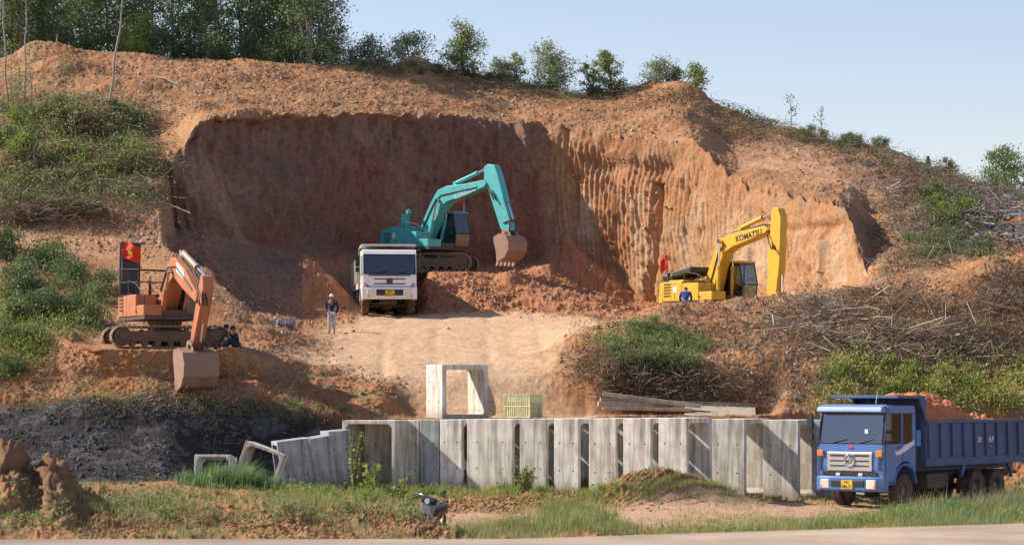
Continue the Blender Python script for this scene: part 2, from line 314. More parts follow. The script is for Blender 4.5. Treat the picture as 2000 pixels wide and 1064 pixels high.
fade = sm(0.02, .12, tW)*(1-sm(.74, .93, tW+.12*vnoise(arc*.8, hh*0, hh*0, 12)))
rough_w = fbm(arc*.6, hh*.35, hh*0+3, 4, 41)*.55+fbm(arc*2.2, hh*1.6, hh*0+3, 3, 43)*.07+fbm(arc*7, hh*5, hh*0, 2, 47)*.02
left_w = fbm(arc*.25+hh*.12, hh*.16, hh*0, 4, 61)*1.1+fbm(arc*1.5+hh*.9, hh*.5-arc*.4, hh*0, 3, 62)*.38+np.abs(np.sin(ph*math.pi/.50))*-.13+fbm(arc*1.8, hh*.35, hh*0, 3, 64)*.22+fbm(arc*6, hh*5, hh*0, 2, 48)*.05
ledge = -np.exp(-((tW-.78-.1*vnoise(arc*.3, hh*0, hh*0, 8))/.05)**2)*.25*sm(.1, .5, vnoise(arc*.22+3, hh*0, hh*0, 19))
dW = right*(groov*fade+rough_w*sm(0, .08, tW)*(1-.6*sm(.9, 1, tW))+(patch*.06+prow*.16)*fade+ledge)+(1-right)*left_w*sm(0, .1, tW)*(1-.5*sm(.93, 1, tW))
gul = lambda c, wd, dp: -dp*np.exp(-((ix-c-18*np.sin(tW*3))/wd)**2)
dW += gul(1268, 9, .5)*(tW < .75)+gul(1105, 10, .3)+.5*np.exp(-((ix-1020)/11)**2)*sm(.55, .8, tW)
dW += n_fin*.03+n_mid*.05+n_f2*.02
dW *= wall*sm(.5, .9, inwall)
# outward = toward the open pit (horizontal normal)
Nh = N0.copy(); Nh[..., 2] *= .3; Nh /= np.linalg.norm(Nh, axis=-1, keepdims=True)
sgn = np.where(Nh[..., 1] > 0, -1, 1)
X += Nh[..., 0]*dW*sgn; Y += Nh[..., 1]*dW*sgn; H += Nh[..., 2]*dW*sgn
flatw = sm(735, 815, ix)*(1-sm(1140, 1180, ix))*sm(90.75, 90.95, Y)*(1-sm(92.8+1.0*sm(940, 960, ix), 96.2, Y))*(ST >= RI['F'])*(ST < RI['I1'])
H = H*(1-flatw)+(-1.03+.04*n_fin)*flatw
flat2 = sm(1125, 1165, ix)*(1-sm(1500, 1540, ix))*sm(90.9, 91.2, Y)*(1-sm(93.8, 94.9, Y))*(ST >= RI['F'])*(ST < RI['I1'])
H = H*(1-flat2)+(-.93+.05*n_fin+.06*n_mid)*flat2
# crumbling rim
rimn = fbm(arc*1.6, hh*0, hh*0, 5, 71, .65)*.42
H += np.exp(-((ST-RI['M'])/.05)**2)*rimn*inwall
N1 = normals(X, Y, H)
if N1[200, 600, 2] < 0: N1 = -N1

# ---- base colours of the ground, plus shade painted on the pit's left side
def C(r, g, b): return np.array([r, g, b])
def s2l(r, g, b): return np.array([((c/255+.055)/1.055)**2.4 for c in (r, g, b)])
dirt = C(.43, .215, .105); dirt2 = C(.35, .155, .07); greyd = C(.33, .205, .12); tan = C(.60, .40, .25); redd = C(.36, .165, .080)
ochre = C(.42, .225, .105); pale = C(.46, .30, .185); black = C(.032, .032, .035); greyash = C(.16, .16, .17); grassg = C(.10, .13, .045)
def mixc(a, b, t): return a*(1-t[..., None])+b*t[..., None]
nA = fbm(X*.5, Y*.5, H*.5, 4, 101); nB = fbm(X*1.6, Y*1.6, H*1.6, 4, 111); nC = fbm(X*6, Y*6, H*6, 3, 121)
nD = fbm(X*.18+9, Y*.18, H*.18, 3, 131)
col = np.ones(X.shape+(3,))*dirt
col = mixc(col, dirt2, sm(-.15, .35, nA+nC*.4))
col = mixc(col, greyd, .8*sm(0.0, .4, nB+nD*.6+.05))
hill = (ST >= RI['M'])
col = np.where(hill[..., None], mixc(col, C(.35, .20, .11), .5*sm(-.2, .3, nB+nC*.5)), col)
spk = fbm(X*3, Y*3, H*9, 3, 191)
col = mixc(col, C(.22, .14, .09), .5*sm(.25, .5, spk)*(ST > RI['G'])*(wall < .5))
col = mixc(col, C(.52, .27, .13), .5*sm(.15, .45, nD+.4*nB)*hill)
# left and right slopes carry litter and low weeds
litter = poly_px([(-300, 118), (300, 116), (330, 122), (250, 133), (60, 140), (-300, 142)], 1.5)
col = mixc(col, C(.13, .125, .075), .75*litter*sm(-.25, .15, nB+.3*nC))
lit2 = poly_px([(1120, 93.0), (1300, 100), (1560, 105), (2300, 108), (2300, 97), (1600, 93)], 1.2)
col = mixc(col, C(.17, .11, .07), .8*lit2*sm(-.2, .2, nB+.3*nC))
lit3 = poly_px([(1730, 113), (1690, 122), (1640, 130), (1560, 146), (1480, 146), (1400, 148), (1800, 150), (2300, 148), (2300, 113)], 1.5)*(1-track2)
col = mixc(col, C(.17, .13, .095), .85*lit3*sm(-.35, .1, nB+.3*nC))
col = mixc(col, grassg, .5*((ST >= RI['G']) & (ST < RI['I1']) & (ix < 800))*sm(.12, .35, nB+.1)*(1-.8*sm(80,130,ix)*(1-sm(520,600,ix))))
nearveg = (ST > RI['A']) & (ST < RI['E']+.5) & (haul < .5)
vw = nearveg*sm(-.05, .25, nB+.35*nD+.12*(ix > 1200)+.1)*(1-road2)
col = mixc(col, C(.20, .19, .07), .6*vw*(1-lump))
col = mixc(col, C(.21, .125, .07), .9*lump)
col = mixc(col, tan*(1), np.clip(haul, 0, 1)*(.88+.12*nB)); col = mixc(col, C(.56, .36, .24), .5*haul*sm(0, .4, nB+.5*nC))
col = mixc(col, C(.52, .33, .225), .9*road2); col = mixc(col, C(.43, .23, .14), .6*road2*sm(.0, .35, nB))
col = mixc(col, C(.50, .30, .18), .7*track); col = mixc(col, C(.48, .28, .17), .7*track2)
col = mixc(col, mixc(np.ones(X.shape+(3,))*black, greyash, sm(-.05, .5, nB+.6*nC)*.5), np.clip(ash, 0, 1)*.96)
col = mixc(col, mixc(np.ones(X.shape+(3,))*C(.06, .06, .065), C(.30, .30, .32), sm(0, .4, nB+.5*nC)), ash2*sm(-.5, .0, nB)*.92)
# wall strata, with shade painted into the darker left face
wc = mixc(np.ones(X.shape+(3,))*redd, ochre, sm(-.2, .35, fbm(arc*.35, hh*.22, hh*0, 4, 141)+.35*right-.25*tW))
wc = mixc(wc, pale, right*sm(.0, .6, fbm(arc*.8, hh*.5, hh*0, 4, 151)+.45*sm(1300, 1480, ix)*(1-sm(.5, .9, tW))-.1*sm(.5, 1, tW)+.05))
wc = mixc(wc, C(.42, .205, .115), .6*right*sm(.55, 1.0, tW+.2*nB)*(1-.6*sm(1400, 1600, ix)))
wc = mixc(wc, C(.50, .27, .14), .5*sm(0, .4, fbm(arc*5, hh*1.2, hh*0, 3, 161)))
lw_shade = mixc(np.ones(X.shape+(3,))*C(.22, .125, .088), C(.30, .185, .125), sm(-.1, .4, fbm(arc*.4+hh*.3, hh*.3, hh*0, 4, 171)))
lw_shade = mixc(lw_shade, C(.25, .115, .075), sm(.0, .4, fbm(arc*.2, hh*.2, hh*0, 3, 181)))
wc = mixc(lw_shade, wc, right)
wv = wall*(1-.9*sm(.80, 1.0, tW+.25*nB+.12*nC)*sm(1040, 1120, ix))
col = mixc(col, wc, wv)
mound = seg('K', 'L') & (ix > 560) & (ix < 1300)
col = mixc(col, mixc(np.ones(X.shape+(3,))*C(.44, .19, .095), C(.34, .14, .075), sm(-.2, .3, nB)), gsm(np.ones(NC), 0)[None, :]*mound*.85*(1-haul))
floorL_shade = seg('J2', 'L') & (ix > 336) & (ix <= 700)
col = mixc(col, C(.24, .135, .10), .7*floorL_shade*(1-haul)*(np.abs(ix-635) > 45))  # painted shade on the left floor, skipping the sunlit pile
col *= (1+.22*nC[..., None]+.12*nB[..., None])
col = np.clip(col, .01, .9)
colors = np.concatenate([col, np.ones(col.shape[:2]+(1,))], -1)

NR = X.shape[0]
idx = np.arange(NR*NC).reshape(NR, NC)
faces = np.stack([idx[:-1, :-1], idx[:-1, 1:], idx[1:, 1:], idx[1:, :-1]], -1).reshape(-1, 4)

def terrain_material():
    m = bpy.data.materials.new('earth'); m.use_nodes = True; n = m.node_tree; b = n.nodes['Principled BSDF']
    b.inputs['Roughness'].default_value = .95; b.inputs['Specular IOR Level'].default_value = .15
    at = n.nodes.new('ShaderNodeAttribute'); at.attribute_name = 'Col'
    tc = n.nodes.new('ShaderNodeTexCoord')
    t = n.nodes.new('ShaderNodeTexNoise'); t.inputs['Scale'].default_value = 5; t.inputs['Detail'].default_value = 8; t.inputs['Roughness'].default_value = .7
    n.links.new(tc.outputs['Object'], t.inputs['Vector'])
    mr = n.nodes.new('ShaderNodeMapRange'); mr.inputs[1].default_value = .3; mr.inputs[2].default_value = .7; mr.inputs[3].default_value = .72; mr.inputs[4].default_value = 1.25
    n.links.new(t.outputs[0], mr.inputs[0])
    mx = n.nodes.new('ShaderNodeMix'); mx.data_type = 'RGBA'; mx.blend_type = 'MULTIPLY'; mx.inputs[0].default_value = 1
    n.links.new(at.outputs['Color'], mx.inputs[6]); n.links.new(mr.outputs[0], mx.inputs[7])
    v = n.nodes.new('ShaderNodeTexVoronoi'); v.inputs['Scale'].default_value = 3.2; n.links.new(tc.outputs['Object'], v.inputs['Vector'])
    ms = n.nodes.new('ShaderNodeMapRange'); ms.inputs[1].default_value = .06; ms.inputs[2].default_value = .09; ms.inputs[3].default_value = .55; ms.inputs[4].default_value = 0
    n.links.new(v.outputs['Distance'], ms.inputs[0])
    mx2 = n.nodes.new('ShaderNodeMix'); mx2.data_type = 'RGBA'; n.links.new(ms.outputs[0], mx2.inputs[0])
    n.links.new(mx.outputs[2], mx2.inputs[6]); 
    v2 = n.nodes.new('ShaderNodeMix'); v2.data_type = 'RGBA'; v2.blend_type = 'MIX'; v2.inputs[6].default_value = (.5, .38, .27, 1); v2.inputs[7].default_value = (.12, .08, .06, 1)
    n.links.new(v.outputs['Color'], v2.inputs[0]); n.links.new(v2.outputs[2], mx2.inputs[7])
    n.links.new(mx2.outputs[2], b.inputs['Base Color'])
    t2 = n.nodes.new('ShaderNodeTexNoise'); t2.inputs['Scale'].default_value = 9; t2.inputs['Detail'].default_value = 9; t2.inputs['Roughness'].default_value = .7
    n.links.new(tc.outputs['Object'], t2.inputs['Vector'])
    bp = n.nodes.new('ShaderNodeBump'); bp.inputs['Strength'].default_value = .8; bp.inputs['Distance'].default_value = .05
    n.links.new(t2.outputs[0], bp.inputs['Height']); n.links.new(bp.outputs[0], b.inputs['Normal'])
    return m
ter = link_np('ground', np.stack([X, Y, H], -1).reshape(-1, 3), faces, terrain_material(), smooth=True, colors=colors.reshape(-1, 4))
tag(ter, kind='structure')

# ---- ground queries
PY = HY-F*H/Y; PX = CX+F*X/Y
def colidx(px): return int(np.clip(np.searchsorted(pxs, px), 0, NC-1))
def pick(px, py, lo='A', hi='O'):
    """first visible ground point along a sight line, as a place in the world"""
    c = colidx(px); a = start[lo]; b = start[hi]
    col_ = PY[a:b, c]; h = np.nonzero(col_ <= py)[0]
    i = a+(h[0] if len(h) else b-a-1)
    return Vector((X[i, c], Y[i, c], H[i, c])), i, c
def ground_at(x, y):
    px = CX+F*x/y; c = colidx(px); d = Y[:, c]
    k = np.argmin(np.abs(d-y)+np.where(np.arange(NR) < start['A'], 99, 0))
    lo = max(0, k-1); hi = min(NR-1, k+1)
    for a in (lo, k):
        if a+1 < NR and (d[a]-y)*(d[a+1]-y) <= 0 and d[a+1] != d[a]:
            t = (y-d[a])/(d[a+1]-d[a]); return H[a, c]*(1-t)+H[a+1, c]*t
    return H[k, c]
def gp(px, d, dz=0.0):
    x = (px-CX)/F*d; return Vector((x, d, ground_at(x, d)+dz))

# far plain so the land goes on to the horizon
a = np.linspace(0, 2*np.pi, 97)[:-1]
V = [(0, 0, -9)]+[(9000*math.cos(t), 9000*math.sin(t), -9) for t in a]
pl = link_np('plain', V, [(0, i+1, (i+1) % 96+1) for i in range(96)], mat('plain_green', (.09, .10, .05), .95, noise=.4, nscale=.02)); tag(pl, kind='structure')
# the metalled road the photographer stands on
fx = np.array([-60, -6.5, 0, 2.5, 8, 40]); fy = np.array([34.6, 34.6, 34.65, 36.0, 38.8, 54])
V = []; Fq = []
for i in range(len(fx)):
    V += [(fx[i], fy[i], -2.02), (fx[i], fy[i], -2.6), (fx[i], -40, -2.0)]
for i in range(len(fx)-1):
    k = 3*i; Fq += [(k+2, k+5, k+3, k), (k, k+3, k+4, k+1)]
rd_ = link_np('road', V, Fq, mat('road_concrete', (.36, .285, .225), .9, noise=.35, nscale=.7, dust=.3, dustcol=(.34, .22, .14), bump=.4, bscale=30)); tag(rd_, kind='structure')
# ------------------------------------------------------------------ mesh builder for made things
class MB:
    def __init__(s): s.v = []; s.f = []; s.sm = []
    def add(s, vs, fs, smooth=False):
        k = len(s.v); s.v += [tuple(p) for p in vs]; s.f += [tuple(i+k for i in f) for f in fs]; s.sm += [smooth]*len(fs); return s
    def box(s, c, size, rot=None, taper=None):
        hx, hy, hz = size[0]/2, size[1]/2, size[2]/2
        P = []
        for z in (-1, 1):
            tx, ty = (taper if (taper and z > 0) else (1, 1))
            for x, y in ((-1, -1), (1, -1), (1, 1), (-1, 1)):
                P.append(Vector((x*hx*tx, y*hy*ty, z*hz)))
        if rot is not None:
            M = rot if isinstance(rot, Matrix) else Matrix.Rotation(rot[1], 3, rot[0]); P = [M @ p for p in P]
        P = [p+Vector(c) for p in P]
        return s.add(P, [(3, 2, 1, 0), (4, 5, 6, 7), (0, 1, 5, 4), (1, 2, 6, 5), (2, 3, 7, 6), (3, 0, 4, 7)])
    def b(s, x0, x1, y0, y1, z0, z1): return s.box(((x0+x1)/2, (y0+y1)/2, (z0+z1)/2), (abs(x1-x0), abs(y1-y0), abs(z1-z0)))
    def prism(s, poly, y0, y1):          # polygon in xz pushed along y
        A = sum(poly[i][0]*poly[(i+1) % len(poly)][1]-poly[(i+1) % len(poly)][0]*poly[i][1] for i in range(len(poly)))
        if A < 0: poly = poly[::-1]
        n = len(poly); P = [(x, y0, z) for x, z in poly]+[(x, y1, z) for x, z in poly]
        fs = [tuple(range(n)), tuple(range(2*n-1, n-1, -1))]+[(i, i+n, (i+1) % n+n, (i+1) % n) for i in range(n)]
        return s.add(P, fs)
    def cyl(s, p0, p1, r, n=14, r2=None, cap=True, smooth=True):
        p0 = Vector(p0); p1 = Vector(p1); d = (p1-p0)
        if d.length < 1e-6: return s
        d.normalize(); a = d.orthogonal().normalized(); b = d.cross(a); r2 = r if r2 is None else r2
        P = [p0+(a*math.cos(2*math.pi*i/n)+b*math.sin(2*math.pi*i/n))*r for i in range(n)]
        P += [p1+(a*math.cos(2*math.pi*i/n)+b*math.sin(2*math.pi*i/n))*r2 for i in range(n)]
        s.add(P, [(i, (i+1) % n, (i+1) % n+n, i+n) for i in range(n)], smooth)
        if cap: s.add(P, [tuple(range(n-1, -1, -1)), tuple(range(n, 2*n))])
        return s
    def tube(s, path, r, n=8):
        path = [Vector(p) for p in path]; rings = []
        up = Vector((0.13, .31, .94))
        for i, p in enumerate(path):
            d = (path[min(i+1, len(path)-1)]-path[max(i-1, 0)]).normalized()
            a = d.cross(up); a = a.normalized() if a.length > 1e-3 else d.orthogonal().normalized(); b = d.cross(a)
            rr = r[i] if isinstance(r, (list, tuple)) else r
            rings.append([p+(a*math.cos(2*math.pi*k/n)+b*math.sin(2*math.pi*k/n))*rr for k in range(n)])
        P = [q for R_ in rings for q in R_]
        fs = [(i*n+k, i*n+(k+1) % n, (i+1)*n+(k+1) % n, (i+1)*n+k) for i in range(len(path)-1) for k in range(n)]
        s.add(P, fs, True); s.add(P, [tuple(range(n-1, -1, -1)), tuple(range((len(path)-1)*n, len(path)*n))])
        return s
    def lathe(s, prof, c, axis='y', n=24):   # prof: (radius, along axis)
        P = []; m = len(prof)
        for i in range(n):
            t = 2*math.pi*i/n
            for r, h in prof:
                q = (r*math.cos(t), h, r*math.sin(t)) if axis == 'y' else ((h, r*math.cos(t), r*math.sin(t)) if axis == 'x' else (r*math.cos(t), r*math.sin(t), h))
                P.append((q[0]+c[0], q[1]+c[1], q[2]+c[2]))
        return s.add(P, [(i*m+k, ((i+1) % n)*m+k, ((i+1) % n)*m+k+1, i*m+k+1) for i in range(n) for k in range(m-1)], False)
    def build(s, name, m, parent=None, bevel=0.0, seg=2, auto=True):
        me = bpy.data.meshes.new(name); me.from_pydata(s.v, [], s.f); me.update()
        me.polygons.foreach_set('use_smooth', s.sm)
        import bmesh
        bm = bmesh.new(); bm.from_mesh(me); bmesh.ops.recalc_face_normals(bm, faces=bm.faces); bm.to_mesh(me); bm.free()
        me.materials.append(m)
        o = bpy.data.objects.new(name, me); scene.collection.objects.link(o)
        if parent is not None: o.parent = parent
        if bevel > 0:
            b = o.modifiers.new('bevel', 'BEVEL'); b.width = bevel; b.segments = seg; b.limit_method = 'ANGLE'; b.angle_limit = R(35)
        return o
def bez(p0, p1, sag, n=8):
    p0 = Vector(p0); p1 = Vector(p1); return [p0.lerp(p1, t/n)+Vector(sag)*(4*(t/n)*(1-t/n)) for t in range(n+1)]
def text_obj(name, s, size, m, parent, mtx, depth=.004, sx=1.0):
    c = bpy.data.curves.new(name, 'FONT'); c.body = s; c.size = size; c.extrude = depth; c.align_x = 'CENTER'; c.align_y = 'CENTER'; c.resolution_u = 3
    c.offset = size*.02
    t = bpy.data.objects.new(name, c); scene.collection.objects.link(t)
    dg = bpy.context.evaluated_depsgraph_get(); me = bpy.data.meshes.new_from_object(t.evaluated_get(dg))
    bpy.data.objects.remove(t); me.materials.clear(); me.materials.append(m)
    me.transform(Matrix.Diagonal((sx, 1, 1, 1)))
    o = bpy.data.objects.new(name, me); scene.collection.objects.link(o); o.parent = parent; o.matrix_local = mtx
    return o
def skin(name, pts, edges, m, parent, sub=2, root=0):
    """pts: (x,y,z,r) or (x,y,z,rx,ry)"""
    me = bpy.data.meshes.new(name); me.from_pydata([p[:3] for p in pts], edges, []); me.update()
    o = bpy.data.objects.new(name, me); scene.collection.objects.link(o)
    if parent is not None: o.parent = parent
    sk = o.modifiers.new('skin', 'SKIN'); ss = o.modifiers.new('sub', 'SUBSURF'); ss.levels = sub; ss.render_levels = sub
    sk.use_smooth_shade = True
    for i, p in enumerate(pts):
        v = me.skin_vertices[0].data[i]; v.radius = (p[3], p[4] if len(p) > 4 else p[3]); v.use_root = (i == root)
    me.materials.append(m); return o

DC = (.40, .24, .15)
M = dict(
 teal=mat('teal_paint', (.05, .50, .53), .4, noise=.15, nscale=2.5, dust=.20, dustcol=(.30, .24, .18)),
 teal2=mat('teal_side', (.03, .38, .41), .4, noise=.12, nscale=1.5, dust=.2),
 yellow=mat('yellow_paint', (.78, .45, .02), .4, noise=.12, nscale=2.5, dust=.18, dustcol=(.45, .28, .12)),
 orange=mat('faded_orange_paint', (.52, .17, .065), .5, noise=.16, nscale=2, dust=.25, dustcol=(.45, .26, .17)),
 white=mat('white_paint', (.90, .90, .91), .35, noise=.05, nscale=2, dust=.06, dustcol=(.5, .36, .26)),
 cream=mat('dusty_white_body', (.62, .58, .50), .6, noise=.15, nscale=2, dust=.35, dustcol=(.45, .29, .19)),
 blue=mat('blue_paint', (.05, .19, .52), .32, noise=.15, nscale=2, dust=.2, dustcol=(.24, .19, .17), coat=.2),
 dblue=mat('dusty_blue_body', (.04, .11, .28), .5, noise=.2, nscale=1.5, dust=.36, dustcol=(.17, .13, .11)),
 lblue=mat('bright_blue_paint', (.05, .22, .60), .35, noise=.1),
 silver=mat('silver_plastic', (.55, .55, .54), .35, metal=.35, noise=.1, nscale=5, dust=.15),
 chrome=mat('chrome', (.75, .75, .78), .15, metal=1.0),
 black=mat('black_plastic', (.02, .02, .022), .5, dust=.12, dustcol=(.18, .13, .1)),
 steel=mat('dark_steel', (.07, .06, .055), .6, metal=.2, noise=.3, nscale=5, dust=.45, dustcol=(.20, .125, .085)),
 track=mat('track_steel', (.10, .075, .06), .6, metal=.3, noise=.3, nscale=6, dust=.6, dustcol=(.27, .17, .115)),
 shoe=mat('worn_track_shoes', (.26, .20, .15), .55, metal=.3, noise=.3, nscale=6, dust=.6, dustcol=(.40, .28, .19)),
 tyre=mat('tyre_rubber', (.03, .028, .027), .85, noise=.2, nscale=5, dust=.55, dustcol=(.22, .15, .11), bump=.4, bscale=40),
 tyred=mat('muddy_tyre_rubber', (.10, .06, .045), .9, noise=.2, nscale=5, dust=.8, dustcol=(.30, .15, .09), bump=.4, bscale=40),
 rim=mat('wheel_rim', (.22, .19, .17), .6, metal=.3, dust=.5, dustcol=(.3, .2, .14)),
 bucket=mat('worn_bucket_steel', (.30, .20, .15), .55, metal=.25, noise=.25, nscale=3, dust=.6, dustcol=(.40, .24, .17)),
 bucketl=mat('pale_worn_steel', (.42, .33, .26), .5, metal=.2, noise=.25, nscale=3, dust=.5, dustcol=(.45, .33, .24)),
 amber=mat('amber_lamp', (.85, .25, .03), .3), lamp=mat('lamp_glass', (.75, .72, .62), .2), plate=mat('yellow_plate', (.85, .55, .02), .5, noise=.1, nscale=20),
 ink=mat('black_ink', (.02, .02, .02), .6), wht=mat('white_ink', (.75, .78, .78), .6), sticker=mat('sticker', (.70, .66, .60), .6),
 red=mat('red_cloth', (.75, .045, .02), .8), faint=mat('faded_white_ink', (.42, .60, .62), .6), star=mat('yellow_cloth', (.85, .62, .03), .8),
 conc=mat('concrete', (.46, .45, .41), .9, noise=.22, nscale=1.2, dust=.18, dustcol=(.30, .27, .22), bump=.25, bscale=14),
 conc2=mat('stained_concrete', (.38, .375, .35), .9, noise=.35, nscale=1.6, dust=.35, dustcol=(.22, .20, .16), bump=.25, bscale=14),
 conc3=mat('bluish_concrete', (.36, .385, .40), .9, noise=.25, nscale=1.2, dust=.2, dustcol=(.25, .24, .22), bump=.25, bscale=14),
 seat=mat('seat_fabric', (.06, .06, .065), .9), skin=mat('skin', (.30, .16, .10), .6), hair=mat('black_hair', (.01, .01, .01), .6),
 navy=mat('navy_cloth', (.018, .028, .075), .9, noise=.2, nscale=6), royal=mat('royal_blue_cloth', (.03, .06, .26), .9, noise=.2, nscale=6), ltrous=mat('pale_grey_cloth', (.50, .50, .53), .9, noise=.15, nscale=6), whitecap=mat('white_cloth', (.75, .78, .80), .8),
 dgreen=mat('dark_green_cloth', (.03, .05, .03), .9), wood=mat('weathered_wood', (.36, .29, .21), .85, noise=.3, nscale=5), gcrate=mat('green_bamboo', (.78, .78, .46), .7, noise=.25, nscale=8), pole=mat('pale_pole', (.36, .33, .29), .8, noise=.2, nscale=8),
)
def glassmat(name, tint, mixf, rough=.05):
    m = bpy.data.materials.new(name); m.use_nodes = True; n = m.node_tree; n.nodes.clear()
    o = n.nodes.new('ShaderNodeOutputMaterial'); t = n.nodes.new('ShaderNodeBsdfTransparent'); t.inputs[0].default_value = (*tint, 1)
    g = n.nodes.new('ShaderNodeBsdfGlossy'); g.inputs['Roughness'].default_value = rough; g.inputs[0].default_value = (.9, .95, 1, 1)
    x = n.nodes.new('ShaderNodeMixShader'); x.inputs[0].default_value = mixf
    n.links.new(t.outputs[0], x.inputs[1]); n.links.new(g.outputs[0], x.inputs[2]); n.links.new(x.outputs[0], o.inputs[0]); return m
M['glass'] = glassmat('cab_glass', (.55, .62, .66), .12)
M['dglass'] = glassmat('tinted_glass', (.10, .13, .17), .14)
M['wind'] = glassmat('truck_windscreen', (.66, .75, .76), .20, .12)

# ------------------------------------------------------------------ excavators
def star_pts(r, n=5, inner=.4): return [((r if k % 2 == 0 else r*inner)*math.sin(math.pi*k/n), (r if k % 2 == 0 else r*inner)*math.cos(math.pi*k/n)) for k in range(2*n)]
def flag(name, loc, h, wv, hv, label, rot=0, droop=.3, star=True, poleh=None, par=None):
    root = empty(name, loc, rot)
    tag(root, label, 'flag')
    MB().cyl((0, 0, 0), (0, 0, h), .016, 8).build('pole', M['pole'], root)
    nx, nz = 14, 10; V = []; Fq = []
    for i in range(nx+1):
        for k in range(nz+1):
            u = i/nx; v = k/nz
            V.append((u*wv, .10*math.sin(u*7+v*1.5)*u+.04*math.sin(v*9+u*3), h-.03-v*hv-droop*u*u+.05*math.sin(u*6)*u))
    for i in range(nx):
        for k in range(nz): a = i*(nz+1)+k; Fq.append((a, a+1, a+nz+2, a+nz+1))
    cl = link_np('cloth', V, Fq, M['red'], root, smooth=True); s_ = cl.modifiers.new('thick', 'SOLIDIFY'); s_.thickness = .006
    if star:
        for sg in (-1, 1):
            P = []
            for x, z in star_pts(hv*.30):
                u = .5+x/wv; v = .5-z/hv
                P.append((u*wv, .10*math.sin(u*7+v*1.5)*u+.04*math.sin(v*9+u*3)+sg*.014, h-.03-v*hv-droop*u*u+.05*math.sin(u*6)*u))
            c = len(P); ctr = (sum(p[0] for p in P)/c, sum(p[1] for p in P)/c+sg*.004, sum(p[2] for p in P)/c)
            m_ = MB(); m_.add(P+[ctr], [(i, (i+1) % c, c) for i in range(c)]); m_.build('star', M['star'], cl)
    return root

def make_track(root, y, Lg, hgt, wd):
    r = hgt/2; half = Lg/2-r
    n = 50; per = 2*(2*half)+2*math.pi*r; mb = MB()
    def at(s):
        s %= per
        if s < 2*half: return (-half+s, r*2-.03, 0)
        s -= 2*half
        if s < math.pi*r: t = s/r; return (half+r*math.sin(t), r+r*math.cos(t)-.03*math.cos(t), t)
        s -= math.pi*r
        if s < 2*half: return (half-s, .03, math.pi)
        s -= 2*half; t = s/r; return (-half-r*math.sin(t), r-r*math.cos(t)+.03*math.cos(t), math.pi+t)
    for k in range(n):
        x, z, t = at(per*k/n)
        Mx = Matrix.Rotation(t, 3, 'Y')
        mb.box((x, y, z), (per/n*.90, wd, .035), Mx)
        o = Mx @ Vector((0, 0, .03)); mb.box((x+o.x, y, z+o.z), (.03, wd*.98, .04), Mx)
    tr = mb.build('track', M['shoe'], root)
    f = MB(); f.prism([(-half, r*.55), (half, r*.55), (half+.05, r), (half*.8, r*1.5), (-half*.8, r*1.5), (-half-.05, r)], y-wd*.36, y+wd*.36)
    for k in range(7): f.cyl((-half*.8+k*half*1.6/6, y-wd*.4, r*.40), (-half*.8+k*half*1.6/6, y+wd*.4, r*.40), r*.28, 14)
    for k in (-.4, .35): f.cyl((half*k, y-wd*.33, r*1.62), (half*k, y+wd*.33, r*1.62), r*.18, 12)
    f.build('track_frame', M['track'], tr, .015)
    for nm, sx in (('sprocket', -1), ('idler', 1)):
        q = MB(); q.lathe([(0, -wd*.42), (r*.35, -wd*.42), (r*.4, -wd*.34), (r*.72, -wd*.34), (r*.78, -wd*.40), (r*.84, -wd*.40), (r*.84, wd*.40), (0, wd*.40)], (sx*half, y, r), 'y', 26)
        q.build(nm, M['track'], tr)
    return tr

def make_bucket(root, pin, ang, sc, wd, m_):
    prof = [(-.42, -.22), (-.05, -.05), (.40, -.12), (.62, -.42), (.62, -.78), (.42, -1.12), (.10, -1.30), (-.10, -1.36)]
    def T(x, z):
        x *= sc; z *= sc; c, s = math.cos(ang), math.sin(ang); return (pin[0]+x*c+z*s, pin[1]-x*s+z*c)
    P = [T(*p) for p in prof]; inner = [T(x*.93-.02, z*.95) for x, z in prof]
    w2 = wd/2; b = MB()
    for i in range(len(P)-1):
        b.prism([P[i], P[i+1], inner[i+1], inner[i]], -w2, w2)
    side = [T(-.42, -.22), T(-.05, -.05), T(.40, -.12), T(.62, -.42), T(.62, -.78), T(.42, -1.12), T(.10, -1.30), T(-.10, -1.36), T(-.20, -.85), T(-.40, -.45)]
    for s in (-1, 1):
        b.prism(side, s*w2-(.02 if s < 0 else 0)-.001, s*w2+(.02 if s > 0 else 0)+.001)
        e = T(-.42, -.22); f_ = T(.1, .02)
        b.prism([T(-.40, -.2), T(-.28, .12), T(-.05, .18), T(.22, .10), T(.30, -.08)], s*w2*.32-.02, s*w2*.32+.02)
    o = b.build('bucket', m_, root, .008, 1)
    t = MB()
    for k in range(5):
        y = -w2+.08+(wd-.16)*k/4
        q = [T(.02, -1.28), T(-.12, -1.30), T(-.20, -1.55), T(-.14, -1.58), T(.0, -1.42)]
        t.prism(q, y-.045, y+.045)
    t.build('teeth', M['bucketl'], o)
    return o, T

